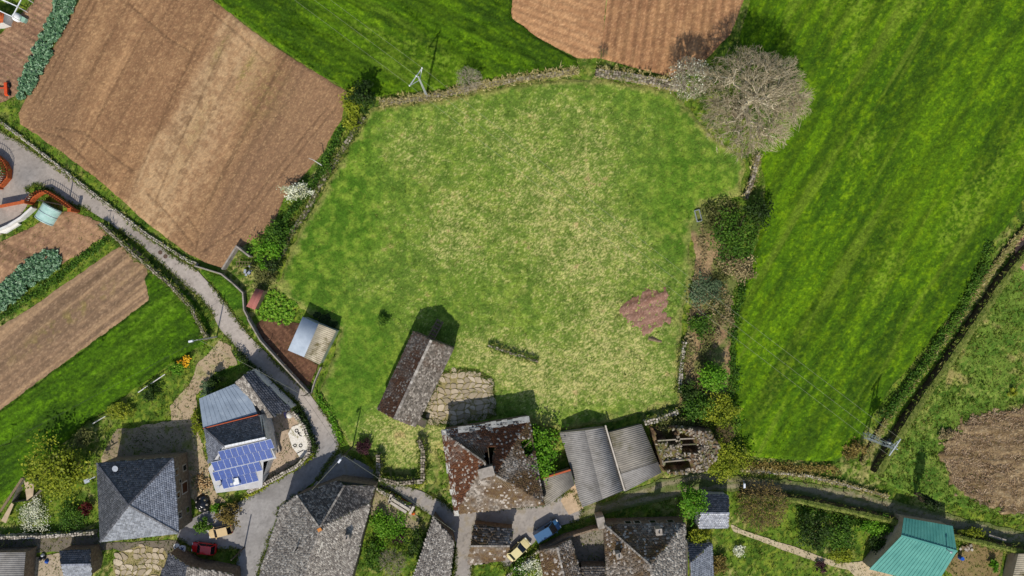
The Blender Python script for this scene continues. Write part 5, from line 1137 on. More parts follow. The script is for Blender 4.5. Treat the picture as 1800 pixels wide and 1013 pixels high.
house('slate_shed', 'small grey slate shed with shaded and sunlit roof slopes beside the pale green tree', 'shed', (1255, 900), [(1236, 870, 2.6), (1281, 872, 2.6), (1282, 902, 3.5), (1281, 928, 2.7), (1227, 929, 2.7), (1231, 902, 3.5)],
   [[(1236, 869, 2.6), (1281, 871, 2.6), (1282, 902, 3.5), (1231, 902, 3.5)], [(1231, 902.5, 3.5), (1282, 902.5, 3.5), (1281, 928, 2.7), (1227, 929, 2.7)]], WHITE, [SL_DARK_SHADE, SL_BLUE_LIT], .3, .28, .15, [((1231, 902, 3.5), (1282, 902, 3.5))], .1, messy=.02, th=.03, capmat=SL_BLUE_LIT)  # shade and sun on the two slopes put into the slate colour
# courtyard wall of the blue van, courtyard brick trough
plain_wall('concrete_wall', 'tall dark wall of the farmhouse courtyard by the blue van', [(950, 960), (990, 940), (1040, 925), (1060, 922)], .3, 1.9, RUBBLE)
# green metal roof
b = W(1610, 960); gr = thing('metal_roof_shed', 'shed with a teal green ribbed metal roof beside the lane', 'shed', (b.x, b.y, 0))
E1, R1, E2 = 3.0, 4.3, 2.8
g1 = [(1584.6, 942, R1), (1682, 969, R1), (1675, 925, E1), (1589, 910, E1)]; g2 = [(1584.6, 942.5, R1), (1682, 970, R1), (1645, 1030, E2), (1528, 1001, E2)]
walls_under(gr, [(1589, 910, E1), (1675, 925, E1), (1682, 969, R1), (1645, 1030, E2), (1528, 1001, E2), (1585, 942, R1)], PLASTER, .3, .25)
for pl, k in ((g1, 17), (g2, 18)):
    a, b, c, d = [V3(p) for p in pl]
    for i in range(k):
        m = MB(); m.slab([a.lerp(b, i / k), a.lerp(b, (i + 1) / k - .002), d.lerp(c, (i + 1) / k - .002), d.lerp(c, i / k)], .05); sh_ = m.build('roof_sheet', TEAL, gr)
        m = MB(); n_ = Vector((0, 0, .03)); m.bar(a.lerp(b, i / k) + n_, d.lerp(c, i / k) + n_, .08, .07); m.build('rib', TEAL, sh_)
m = MB(); m.bar(V3((1584, 942, R1 + .05)), V3((1682.5, 969.5, R1 + .05)), .3, .08); m.build('ridge_cap', TEAL, gr)
m = MB(); p = V3((1664, 966, 4.4)); m.tube(p - Vector((0, 0, .3)), p + Vector((0, 0, 1.1)), .08, .08, 8); m.lathe(p + Vector((0, 0, 1.1)), [(.16, 0), (.2, .1), (.04, .22)], 10); m.build('flue_pipe', METAL, gr)
# striped roof in the corner and the small one beside the green roof
shed_corr('striped_shed', 'shed with brown striped corrugated roof at the southeast corner', (1810, 1000), [([(1775, 1040, 2.4), (1790, 974, 2.4), (1850, 974, 3.0), (1850, 1040, 3.0)], CREAM)], [(1790, 974, 2.4), (1850, 974, 3.0), (1850, 1040, 3.0), (1775, 1040, 2.4)], PLASTER, amp=.05, period=.3)
# tin shed and red shed by the vegetable bed
b = W(548, 600); ts = thing('tin_shed', 'tin shed roofed half in pale blue sheet, half in cream ribbed sheet', 'shed', (b.x, b.y, 0))
o4 = [(532, 557, 2.6), (591, 582, 2.4), (562, 641, 2.4), (506, 616, 2.6)]; walls_under(ts, o4, METAL, .12)
corr('blue_sheet', *[V3(p) for p in ((506, 616, 2.6), (534.5, 628, 2.5), (560, 570, 2.5), (532, 557, 2.6))], ts, PALE, .4, .006)
corr('cream_sheet', *[V3(p) for p in ((534.5, 628, 2.55), (560, 569.5, 2.55), (591, 582, 2.4), (562, 641, 2.4))], ts, CREAM, .3, .06)
b = W(449, 526); rs = thing('red_shed', 'tiny shed with dull red sheet roof beside the leafy vegetable plot', 'shed', (b.x, b.y, 0))
walls_under(rs, [(450, 507, 2.0), (464, 511, 1.9), (448, 545, 1.9), (433, 539, 2.0)], WOOD, .1)
corr('roof_sheet', *[V3(p) for p in ((433, 539, 1.9), (441, 542, 2.3), (457, 509, 2.3), (450, 507, 1.9))], rs, RED_SHEET, .25, .02)
corr('roof_sheet', *[V3(p) for p in ((441, 542, 2.3), (448, 545, 1.95), (464, 511, 1.95), (457, 509, 2.3))], rs, RED_SHEET, .25, .02)
# roofs along the bottom left
shed_corr('corrugated_shed', 'grey ribbed shed roof at the southwest corner by the alley', (10, 1000), [([(-60, 1060, 2.6), (-50, 972, 2.6), (45, 971, 3.0), (38, 1060, 3.0)], FIBRO)], [(-50, 972, 2.6), (45, 971, 3.0), (38, 1060, 3.0), (-60, 1060, 2.6)], RUBBLE)
house('slate_shed', 'small shed with shaded and sunlit slate slopes by the southwest courtyard', 'shed', (130, 990), [(104, 969, 2.7), (159, 966, 2.7), (160, 992, 3.5), (161, 1012, 2.8), (112, 1014, 2.8), (107, 993, 3.5)],
   [[(104, 969, 2.7), (159, 966, 2.7), (160, 992, 3.5), (107, 993, 3.5)], [(107, 993.5, 3.5), (160, 992.5, 3.5), (161, 1012, 2.8), (112, 1014, 2.8)]], RUBBLE, [SL_DARK_SHADE, SL_BLUE_LIT], .32, .3, .15, [((107, 993, 3.5), (160, 992, 3.5))], .1, capmat=SL_BLUE_LIT, messy=.02, th=.014)  # same slate both sides, north coloured as shaded, south as sunlit
house('slate_outbuilding', 'grey slate roof end beside the red car', 'outbuilding', (340, 1005), [(297, 971, 3.2), (331, 996, 4.0), (411, 1008, 3.2), (415, 1060, 3.2), (270, 1060, 3.2)],
   [[(297, 971, 3.2), (331, 996, 4.2), (320, 1060, 4.2), (265, 1060, 3.2)], [(331, 996, 4.2), (411, 1009, 3.2), (415, 1060, 3.2), (320, 1060, 4.2)]], RUBBLE, [SL_DARK_SHADE, SL_GREY], .36, .32, .2, [((331, 996, 4.2), (320, 1060, 4.2))], .3, messy=.06)
# stone store on the west slope
b = W(40, 880); st = thing('stone_hut', 'tumbledown hut with tan sheet roof on the west garden slope', 'hut', (b.x, b.y, 0))
walls_under(st, [(18, 885, 1.6), (36, 838, 1.8), (60, 848, 1.9), (70, 862, 1.7), (50, 882, 1.5)], STONE, .1)
m = MB(); m.slab([V3(p) for p in ((2, 915, 1.0), (20, 884, 1.3), (24, 887, 1.3), (10, 920, 1.0))], .06); m.build('roof_sheet', PLASTER, st); m = MB(); m.slab([V3(p) for p in ((42, 845, 2.0), (60, 850, 2.0), (58, 872, 1.8), (47, 880, 1.8))], .06); m.build('roof_sheet', PLASTER, st)
m = MB(); m.bar(V3((0, 900, 1.0)), V3((40, 840, 1.9)), .35, .1); m.build('plank', WOOD, st)
# ---------------------------------------------------------------- cars
TYRE = M_plain('tyre', '#161616', .9); LIGHT = M_plain('lamp_glass', '#dcdcd4', .1, 0, .6); TAIL = M_plain('tail_lamp', '#8a1410', .2)
def car(label, p0, p1, paint, Wd=1.68, Hh=1.42, kind='hatch', group=None):
    """p0 rear, p1 front, photo pixels at roof-ish height"""
    a, b = W(*p0, .8), W(*p1, .8); c = (a + b) / 2; L = (b - a).xy.length; rz = math.atan2(b.y - a.y, b.x - a.x)
    zr = .05
    root = thing('parked_van' if kind == 'van' else 'parked_car', label, 'van' if kind == 'van' else 'car', (c.x, c.y, zr), rz=rz); ORIG[root.name] = Vector((0, 0, 0))
    w = Wd / 2; hb = .78 if kind != 'van' else .95
    if kind == 'van': st = [(-.5, .86, .98), (-.47, 1, 1.0), (0, 1, 1.0), (.3, 1, .98), (.42, .97, .86), (.48, .9, .72), (.5, .8, .55)]
    else: st = [(-.5, .80, .74), (-.47, .93, .95), (-.3, 1, 1.0), (.1, 1, 1.0), (.27, .98, .97), (.42, .93, .86), (.48, .84, .74), (.5, .7, .6)]
    m = MB(); vs = []; n = 10
    for (x, kw, kz) in st:
        z1 = hb * kz; ww = w * kw
        sec = [(-ww * .92, .2), (-ww, .42), (-ww * .985, z1 * .8), (-ww * .9, z1), (-ww * .4, z1 + .035), (ww * .4, z1 + .035), (ww * .9, z1), (ww * .985, z1 * .8), (ww, .42), (ww * .92, .2)]
        vs += [(x * L, y, z) for y, z in sec]
    fs = []
    for i in range(len(st) - 1):
        for j in range(n): fs.append((i * n + j, i * n + (j + 1) % n, (i + 1) * n + (j + 1) % n, (i + 1) * n + j))
    fs += [tuple(range(n)), tuple(range((len(st) - 1) * n, len(st) * n))[::-1]]
    m.add(vs, fs); m.build('body', paint, root, smooth=False)
    if kind == 'van': x0, x1, x2, x3 = -.49, -.475, .12, .33
    elif kind == 'hatch': x0, x1, x2, x3 = -.47, -.36, .06, .26
    else: x0, x1, x2, x3 = -.40, -.26, .06, .24
    zb, zt = hb - .02, Hh if kind != 'van' else 1.8; wb, wt = w * .93, w * .76
    gl = MB(); gl.add([(x0 * L, -wb, zb), (x3 * L, -wb, zb), (x3 * L, wb, zb), (x0 * L, wb, zb), (x1 * L, -wt, zt), (x2 * L, -wt, zt), (x2 * L, wt, zt), (x1 * L, wt, zt)],
       [(4, 5, 6, 7), (0, 1, 5, 4), (1, 2, 6, 5), (2, 3, 7, 6), (3, 0, 4, 7)]); gl.build('windows', GLASS, root)
    r = MB(); e = .03; r.slab([(x1 * L - e, -wt - e, zt + .02), (x2 * L + e, -wt - e, zt + .02), (x2 * L + e, wt + e, zt + .02), (x1 * L - e, wt + e, zt + .02)], .05); r.build('roof', paint, root)
    pl = MB()
    for sy in (-1, 1):
        pl.bar((x3 * L, sy * wb, zb), (x2 * L, sy * wt, zt + .01), .08, .06); pl.bar((x0 * L, sy * wb, zb), (x1 * L, sy * wt, zt + .01), .12, .08)
        xm = (x1 + x2) / 2; pl.bar((xm * L, sy * (wb + .005), zb), (xm * L, sy * (wt + .005), zt + .01), .09, .06)
    pl.build('pillars', paint, root, kind='stuff')
    if kind == 'van':
        s_ = MB()
        for sy in (-1, 1): s_.add([(x0 * L, sy * (wb + .01), zb), (-.02 * L, sy * (wb + .01), zb), (-.02 * L, sy * (wt + .012), zt), (x1 * L, sy * (wt + .012), zt)], [(0, 1, 2, 3)])
        s_.build('side_panel', paint, root, kind='stuff')
    for sx in (-.31, .31):
        for sy in (-1, 1):
            t = MB(); t.tube((sx * L, sy * (w - .2), .3), (sx * L, sy * (w + .01), .3), .31, .31, 14); ty = t.build('wheel', TYRE, root)
            t = MB(); t.tube((sx * L, sy * (w - .05), .3), (sx * L, sy * (w + .02), .3), .19, .19, 10); t.build('rim', METAL, ty)
    for sy in (-1, 1):
        t = MB(); t.box((.475 * L, sy * w * .62, hb * .74), .12, .34, .16); t.build('headlight', LIGHT, root)
        t = MB(); t.box((-.49 * L, sy * w * .7, hb * .78), .08, .22, .2); t.build('tail_light', TAIL, root)
        t = MB(); t.box((x3 * L - .25, sy * (w + .1), hb + .08), .14, .2, .12); t.build('mirror', paint, root)
    return root
RED = M_plain('red_car_paint', '#cc0c18', .25, 0, .5, .6, .04); CREAM_P = M_plain('cream_car_paint', '#cdb07e', .3, 0, .5, .5, .04)
YEL = M_plain('pale_yellow_car_paint', '#d2c48c', .3, 0, .5, .5, .04); BLU = M_plain('blue_van_paint', '#2f5a80', .3, .1, .5, .5, .06)
car('red hatchback parked in the shade below the pyramid-roof house', (379, 967), (336, 962), RED, 1.65)
car('cream car parked beside the round dark olive bush', (407, 930), (366, 940), CREAM_P, 1.6)
car('pale yellow saloon parked behind the blue van', (894, 983), (929, 951), YEL, 1.68, 1.42, 'saloon')
car('blue van parked by the courtyard wall', (941, 945), (983, 920), BLU, 1.8, 1.8, 'van')

# ---------------------------------------------------------------- poles and lines
CONCP = M_plain('concrete_pole', '#a8a49c', .8); WOODP = M_plain('tarred_pole', '#4c4238', .85); LAMPM = M_plain('lamp_head', '#d8dade', .4); LATT = M_plain('lattice_steel', '#bcc0c2', .5, .3)
def mast(name, label, base, h, mat, arm=None, r=.12):
    b = W(*base); root = thing(name, label, 'street lamp' if arm else 'pole', (b.x, b.y, 0))
    m = MB(); m.tube((b.x, b.y, -.1), (b.x, b.y, h), r, r * .6, 8); m.build('post', mat, root)
    if arm:
        ax, ay = arm; m = MB(); m.tube((b.x, b.y, h - .3), (b.x + ax, b.y + ay, h + .1), .04, .04, 6); m.build('arm', METAL, root)
        m = MB(); d = Vector((ax, ay, 0)).normalized(); m.obox((b.x + ax, b.y + ay, h + .12), d * .38, Vector((-d.y, d.x, 0)) * .16, Vector((0, 0, .08)), 0, .8); m.build('lamp_head', LAMPM, root)
    else:
        m = MB(); m.bar((b.x - .5, b.y, h - .35), (b.x + .5, b.y, h - .35), .09); m.build('crossarm', mat, root)
    return root
mast('utility_pole', 'wooden utility pole leaning over the aqua vault by the road', (120, 362), 7.2, WOODP)
mast('street_lamp', 'street lamp at the wall corner by the orange flowers', (381, 592), 7.2, CONCP, (-.9, -.2))
mast('street_lamp', 'street lamp on the wall at the road junction', (621, 784), 7.0, WOODP, (-.5, -.7))
mast('street_lamp', 'short street lamp beside the lane at the ivy-covered ruins', (1292, 831), 4.6, WOODP, (0, -.8), .09)
mast('utility_pole', 'thin pole standing by the corner of the vegetable bed wall', (549, 688), 5.0, WOODP, r=.09)
mast('utility_pole', 'thin post at the fenced concrete gateway by the road', (190, 398), 3.0, WOODP, r=.06)
mast('utility_pole', 'thin pole in the wire fence along the western grass strip', (22, 778), 4.0, WOODP, r=.07)
b = W(430, 962); m = thing('utility_pole', 'dark pole rising behind the roof end by the red car', 'pole', (b.x, b.y, 0)); k = MB(); k.tube((b.x, b.y, -.1), (b.x, b.y, 5.5), .12, .09, 8); k.build('post', WOODP, m)
# the two power line supports
b = W(750, 168); T1 = thing('power_pole', 'white power pole with slanting crossarm at the pasture wall', 'power pole', (b.x, b.y, 0)); H1 = 10.2
m = MB(); m.bar((b.x - .12, b.y, -.1), (b.x - .05, b.y, H1), .12); m.bar((b.x + .12, b.y, -.1), (b.x + .05, b.y, H1), .12)
for k in range(14): m.bar((b.x - .1, b.y, k * .72), (b.x + .1, b.y, k * .72 + .36), .05)
m.build('post', LATT, T1)
arm1 = [W(720, 151, H1 - .6), W(732, 134, H1), W(742, 120, H1 - .6)]
m = MB(); tp = Vector((b.x, b.y, H1 - .4)); m.bar(arm1[0], arm1[2], .13); m.bar(Vector((b.x, b.y, H1 - 1.6)), arm1[0], .08); m.bar(Vector((b.x, b.y, H1 - 1.6)), arm1[2], .08); m.bar(tp, arm1[1], .1); m.build('crossarm', LATT, T1)
for p in arm1:
    m = MB(); m.lathe(p, [(.05, -.1), (.11, 0), (.07, .1), (.11, .2), (.04, .3)], 8); m.build('insulator', WHITEP, T1)
b = W(1521, 765); T2 = thing('transformer_tower', 'steel lattice tower with transformer beside the sunken bank wall', 'power pole', (b.x, b.y, 0)); H2 = 9.2
m = MB(); cs = [(-.4, -.4), (.4, -.4), (.4, .4), (-.4, .4)]
for i, (x, y) in enumerate(cs):
    x2, y2 = cs[(i + 1) % 4]; m.bar((b.x + x, b.y + y, -.1), (b.x + x * .6, b.y + y * .6, H2), .09)
    for k in range(10):
        z0, z1 = k * .92, k * .92 + .92; f0, f1 = 1 - .4 * z0 / H2, 1 - .4 * z1 / H2; m.bar((b.x + x * f0, b.y + y * f0, z0), (b.x + x2 * f1, b.y + y2 * f1, z1), .05)
m.build('lattice_post', LATT, T2)
arm2 = [W(1563, 801, H2), W(1573, 788, H2 + .3), W(1583, 772, H2)]
m = MB(); m.bar(arm2[0], arm2[2], .14)
for p in (arm2[0], arm2[2]): m.bar(Vector((b.x, b.y, H2 - .2)), p, .09); m.bar(Vector((b.x, b.y, H2 - 1.2)), p, .07)
m.bar(arm2[1] + Vector((.35, -.2, 0)), Vector((b.x, b.y, H2)), .1); m.build('crossarm', LATT, T2)
m = MB(); c = Vector((b.x + .5, b.y + .1, 5.6)); m.box(c, .9, 1.2, 1.2, .5, taper=.92)
for k in range(-2, 3): m.box(c + Vector((.08 * k, .22 * k, 0)), 1.1, .06, .9, .5)
m.build('transformer', DMETAL, T2)
for k in range(3): m = MB(); m.lathe(c + Vector((-.2 + .2 * k, 0, .6)), [(.08, 0), (.12, .1), (.06, .2), (.1, .3), (.03, .4)], 8); m.build('bushing', WHITEP, T2)
CABLE = M_plain('cable', '#94947c', .6, .1); CABLED = M_plain('dark_cable', '#3a3a38', .6)
def cable(label, a, b, sag, r=.013, mat=None, group=None):
    m = MB(); n = 24; pts = []
    for i in range(n + 1):
        t = i / n; p = a.lerp(b, t); p.z -= sag * 4 * t * (1 - t); pts.append(p)
    for i in range(n): m.tube(pts[i], pts[i + 1], r, r, 4, cap=False)
    return tag(m.build('power_cable', mat or CABLE), label, 'cable', group)
for i, (s, w_) in enumerate((('southern', 0), ('middle', 0), ('northern', 0))):
    cable('power cable strung across the pasture from white pole to lattice tower', arm1[i] + Vector((0, 0, .3)), arm2[i], 1.4, group='cables across the pasture')
    cable('power cable leaving the white pole over the green field and ploughed land', arm1[i] + Vector((0, 0, .3)), arm1[i] + Vector((-68, 51, .5)) , 1.0, group='cables over the northern fields')
JL, SL_ = W(621, 784), W(381, 592)
cable('wire from junction street lamp to the big slate house', Vector((JL.x, JL.y, 6.6)), W(548, 862, 5.0), .3, .018, CABLE)
cable('wire from junction street lamp along the street to the narrow slate roof', Vector((JL.x, JL.y, 6.6)), W(800, 935, 4.0), .5, .02, CABLE)
cable('wire from junction street lamp up the road to the vegetable bed pole', Vector((JL.x, JL.y, 6.7)), Vector((*W(549, 688).xy, 4.9)), .3, .016, CABLED)
cable('wire from the corner street lamp to the vegetable bed pole', Vector((SL_.x, SL_.y, 6.8)), Vector((*W(549, 688).xy, 4.8)), .4, .018, CABLE)
cable('thin fence wire on poles along the western grass strip', Vector((*W(22, 778).xy, 3.6)), Vector((SL_.x, SL_.y, 6.6)), .8, .014, CABLED)

# ---------------------------------------------------------------- paved yards: every flagstone a piece
FLAG = M('flagstone', [(.25, '#94866e'), (.55, '#b0a086'), (.85, '#cabaa0')], 1.5, .9, .4, 7, rnd=.5, dirt='#7c7848', dscale=.9, dlo=.56, dhi=.7)
def flagstones(name, base, poly, size, z, n_skip=.06, seed=3):
    b = W(*base); P = WA(poly); o = put(name, mesh_np(name, np.c_[P - np.array([b.x, b.y]), np.full(len(P), 0.03)], [np.array([[0, i, i + 1]]) for i in range(1, len(P) - 1)], MATS['paved_joint']), kind='structure')
    o.location = (b.x, b.y, 0); ORIG[o.name] = Vector((b.x, b.y, 0)); R_ = random.Random(seed)
    lo, hi = P.min(0), P.max(0); nx, ny = int((hi[0] - lo[0]) / size) + 3, int((hi[1] - lo[1]) / (size * .85)) + 3
    g = {(i, j): (lo[0] + (i - 1 + (.5 if j % 2 else 0)) * size + R_.uniform(-.42, .42) * size, lo[1] + (j - 1) * size * .85 + R_.uniform(-.36, .36) * size) for i in range(nx) for j in range(ny)}
    for i in range(nx - 1):
        for j in range(ny - 1):
            if j % 2: q = [g[i, j], ((g[i, j][0] + g[i + 1, j][0]) / 2 + .1 * R_.uniform(-1, 1), (g[i, j][1] + g[i + 1, j][1]) / 2 - .12), g[i + 1, j], g[i + 1, j + 1], g[min(i + 1, nx - 1), j + 1]][:4]; q = [g[i, j], g[i + 1, j], g[i + 1, j + 1], g[i, j + 1]]
            else: q = [g[i, j], g[i + 1, j], g[i + 1, j + 1], g[i, j + 1]]
            c = np.mean(q, 0)
            if not inside(P, c[:1], c[1:])[0] or R_.random() < n_skip: continue
            sh = R_.uniform(.82, .93); ring = []
            for k in range(4):
                p, q1, q0 = np.array(q[k]), np.array(q[(k + 1) % 4]), np.array(q[k - 1])
                for t in (q0, q1): ring.append(c + (p * .78 + t * .22 - c) * sh * R_.uniform(.95, 1.04))
            m = MB(); m.prism([tuple(r) for r in ring], .0, z + R_.uniform(0, .05)); m.build('flagstone', FLAG, o)
M('paved_joint', [(.3, '#7c7444'), (.6, '#988a60'), (.8, '#a89a70')], 3, .95, .5, 8)
flagstones('stone_paving_barnyard', (810, 690), [(768, 660), (800, 648), (838, 652), (866, 668), (868, 696), (868, 730), (800, 748), (752, 742), (745, 725), (760, 690)], 1.0, .12)
flagstones('stone_paving_southwest', (245, 1000), [(205, 972), (250, 958), (290, 968), (296, 980), (272, 1030), (215, 1040), (198, 1000)], 1.0, .10, .1, 5)

# ---------------------------------------------------------------- white terrace with its ring and letter marks
b = W(525, 782); wt = thing('white_terrace', 'white pebble terrace with dark rings and letters inside the curved wall', 'terrace', (b.x, b.y, 0))
m = MB(); m.prism([tuple(W(*p).xy) for p in ((507, 762), (514, 750), (528, 745), (538, 757), (545, 775), (546, 790), (536, 803), (529, 806), (522, 796), (514, 786))], .0, .16)
m.build('white_bed', M('white_pebbles', [(.3, '#c4bcac'), (.55, '#e0dace'), (.75, '#eeeae2')], 5, .9, .4, 12, dirt='#8c8660', dscale=1.4, dlo=.58, dhi=.66), wt)
BLKP = M_plain('black_pebbles', '#1e1c1a', .9)
def ring(p, r, w=.12):
    c = W(*p); m = MB(); n = 18; vs = []
    for z in (.165, .21):
        for rr in (r - w, r):
            for i in range(n): t = 2 * math.pi * i / n; vs.append((c.x + rr * math.cos(t), c.y + rr * math.sin(t), z))
    fs = []
    for i in range(n):
        j = (i + 1) % n; fs += [(2 * n + i, 3 * n + i, 3 * n + j, 2 * n + j), (n + i, n + j, 3 * n + j, 3 * n + i), (i, 2 * n + i, 2 * n + j, j)]
    m.add(vs, fs); return m.build('pebble_ring', BLKP, wt)
ring((522, 757), .30); ring((519, 783), .27); ring((529, 783), .30)
def strokes(p, ang, segs, s):
    c = W(*p); ca, sa = math.cos(ang), math.sin(ang); m = MB()
    f = lambda q: (c.x + (q[0] * ca - q[1] * sa) * s, c.y + (q[0] * sa + q[1] * ca) * s, .19)
    for k, (a, d) in enumerate(segs): m.bar(f(a), f(d), .09, .05 + .004 * k)
    return m.build('letter', BLKP, wt)
strokes((526, 762), math.radians(70), [((-.4, -.5), (0, .5)), ((.4, -.5), (0, .5)), ((-.25, -.12), (.25, -.12))], .42)
strokes((529, 766), math.radians(70), [((0, -.5), (0, .5))], .42)
strokes((525, 759.5), math.radians(-45), [((-.5, 0), (.3, 0))], .4)
m = MB(); m.bar((*W(522, 797).xy, .2), (*W(534, 791).xy, .2), .1, .06); m.build('pebble_line', BLKP, wt)

def simple(name, label, cat, loc): b = W(*loc); return thing(name, label, cat, (b.x, b.y, 0)), b
# blue container and white bundle in that yard
t, b = simple('blue_container', 'blue plastic container under the eave of the ribbed outbuilding', 'container', (472, 744)); m = MB(); m.box((b.x, b.y, .55), 1.0, 1.3, 1.1, .25, taper=.95); m.build('tank', M_plain('blue_plastic', '#1c3c78', .4), t); m = MB(); m.box((b.x, b.y, 1.13), 1.06, 1.36, .08, .25); m.build('lid', MATS['blue_plastic'], t)
t, b = simple('covered_stack', 'white tarpaulin bundle at the end of the ribbed outbuilding', 'bundle', (510, 729)); m = MB(); m.lathe((b.x, b.y, 0), [(.5, 0), (.58, .3), (.5, .75), (.28, 1.0), (.05, 1.06)], 9); m.build('tarpaulin', WHITE, t, smooth=True); m = MB(); m.box((b.x - .5, b.y + .1, .4), .4, 1.0, .8, .3); m.build('crate', M_plain('violet_plastic', '#5c5484', .5), t)
t, b = simple('garden_bench', 'low concrete bench under the solar house yard wall', 'bench', (486, 775)); m = MB(); m.obox((b.x, b.y, .3), (.55, -1.7, 0), (.25, .08, 0), (0, 0, .25)); m.build('seat', CONC, t); m = MB(); m.obox((b.x - .2, b.y - .05, .65), (.55, -1.7, 0), (.06, .02, 0), (0, 0, .25)); m.build('backrest', CONC, t)
t, b = simple('metal_cabinet', 'white metal cabinet beside the solar roof', 'cabinet', (466, 829)); m = MB(); m.box((b.x, b.y, .5), 1.1, 1.0, 1.0, .25); m.build('body', WHITEP, t); m = MB()
for k in range(-1, 2): m.obox((b.x + .18 * k, b.y + .05 * k, 1.02), (.02, .3, 0), (.03, 0, 0), (0, 0, .02))
m.build('grille', DMETAL, t, kind='stuff')
t, b = simple('tarpaulin_heap', 'heap under crumpled black plastic beside the pyramid-roof house', 'heap', (357, 885)); n = 26; gx, gy = np.meshgrid(np.linspace(-1.25, 1.25, n), np.linspace(-1.45, 1.45, n)); rr = np.hypot(gx / 1.2, gy / 1.4)
gz = np.maximum(0, 1 - rr ** 2.2) * 1.0 + .35 * fbm(gx * 3, gy * 3, 4, 3) * (rr < 1); a = (np.arange(n - 1)[:, None] * n + np.arange(n - 1)).ravel()
ff = np.stack([a, a + 1, a + n + 1, a + n], 1); ff = ff[(rr.ravel()[ff] < 1.06).all(1)]
put('tarpaulin', mesh_np('tarpaulin', np.stack([gx.ravel(), gy.ravel(), gz.ravel()], 1), ff, M_plain('black_plastic', '#1a1c20', .22, 0, .6)), t); m = MB()
for k in range(7): a_ = k * .9; m.lathe((b.x + math.cos(a_) * .8, b.y + math.sin(a_) * .9, .5), [(.2, 0), (.24, .1), (.12, .3)], 7)
m.build('weight_stones', STONE_P, t, kind='stuff')
t, b = simple('woodpile', 'heap of split firewood beside the black plastic heap', 'woodpile', (357, 850)); m = MB()
for k in range(150):
    a_ = random.uniform(0, 3.14); x, y = random.gauss(0, .65), random.gauss(0, .75); m.bar((b.x + x, b.y + y, .1 + max(0, .6 - abs(x) * .5) * random.random()), (b.x + x + .35 * math.cos(a_), b.y + y + .35 * math.sin(a_), .15 + max(0, .6 - abs(x) * .5) * random.random()), .12, .1)
m.build('logs', M('split_wood', [(.2, '#7a5e3c'), (.5, '#a8885c'), (.8, '#cdb488')], 4, .9, .2, 10, rnd=.6), t, kind='stuff')
t, b = simple('garden_table', 'white round table with blue cross beside the red car', 'table', (324, 962)); m = MB(); m.lathe((b.x, b.y, 0), [(.3, 0), (.08, .05), (.06, .66), (.55, .68), (.56, .74)], 16); m.build('table_top', WHITEP, t); m = MB(); m.box((b.x, b.y, .752), .7, .14, .012, .6); m.box((b.x, b.y, .754), .14, .7, .012, .6); m.build('cross_mark', M_plain('blue_mark', '#28346c', .5), t)
t, b = simple('garden_chair', 'white curved chair beside the white round table', 'chair', (314, 958)); m = MB()
for k in range(8): a0, a1 = 1.2 + k * .5, 1.2 + (k + 1) * .5; m.bar((b.x + .42 * math.cos(a0), b.y + .42 * math.sin(a0), .7), (b.x + .42 * math.cos(a1), b.y + .42 * math.sin(a1), .7), .12, .1)
m.build('backrest', WHITEP, t); m = MB(); m.lathe((b.x, b.y, 0), [(.2, 0), (.1, .1), (.1, .38), (.36, .4), (.36, .44)], 12); m.build('seat', WHITEP, t)

# ---------------------------------------------------------------- the brick fences at the western gate
IRON = M_plain('black_iron', '#1c1a1a', .6, .5)
def brick_fence(label, path, h=1.15):
    b = W(*path[0]); root = thing('brick_fence', label, 'fence', (b.x, b.y, 0)); P = WA(path); m = MB()
    for i in range(len(P) - 1):
        d = P[i + 1] - P[i]; L = np.hypot(*d); t = d / L; m.obox((*((P[i] + P[i + 1]) / 2), h / 2 + i * .003), (*(t * (L / 2 + .1)), 0), (-t[1] * .14, t[0] * .14, 0), (0, 0, h / 2))
    m.build('brick_base', BRICK, root)
    for p, t, L in path_pts(path, .34):
        m = MB(); m.bar((p[0], p[1], h - .05), (p[0], p[1], h + 1.2), .18, .045); m.build('picket', BRICK, root)
    m = MB()
    for zz_ in (h + .2, h + 1.0):
        for i in range(len(P) - 1): m.bar((*P[i], zz_ + i * .004), (*P[i + 1], zz_ + i * .004), .05, .04)
    m.build('rail', IRON, root, kind='stuff')
    for q in (P[0], P[-1]): m = MB(); m.box((*q, (h + 1.2) / 2), .45, .45, h + 1.2); m.box((*q, h + 1.25), .55, .55, .1); m.build('pillar', BRICK, root)
    return root
brick_fence('orange picket fence curving round the lawn at the road edge', [(-22, 268), (2, 276), (14, 286), (21, 300), (20, 314), (10, 326), (4, 331)])
brick_fence('orange picket fence curving along the road beside the aqua vault', [(58, 358), (66, 348), (78, 340), (88, 338), (104, 347), (120, 358), (138, 372)])
t, b = simple('gate', 'orange sliding gate at the western driveway', 'gate', (25, 362)); m = MB(); a_, c_ = W(2, 365), W(48, 356)
m.obox(((a_.x + c_.x) / 2, (a_.y + c_.y) / 2, .75), ((c_.x - a_.x) / 2, (c_.y - a_.y) / 2, 0), (.02, .08, 0), (0, 0, .72)); m.build('gate_leaf', BRICK, t); m = MB(); m.bar((a_.x, a_.y, 1.52), (c_.x, c_.y, 1.52), .12, .08); m.build('top_rail', BRICK, t)
plain_wall('driveway_wall', 'pale driveway wall leading down from the gate', [(64, 366), (44, 384), (22, 398), (-10, 412)], .35, 1.1, WHITE)
t, b = simple('stone_slab', 'white slab lying beside the driveway wall', 'slab', (20, 398)); m = MB(); m.prism([tuple(W(*p).xy) for p in ((0, 405), (28, 387), (38, 395), (12, 411), (2, 410))], 0, .5); m.build('slab_top', WHITE, t)
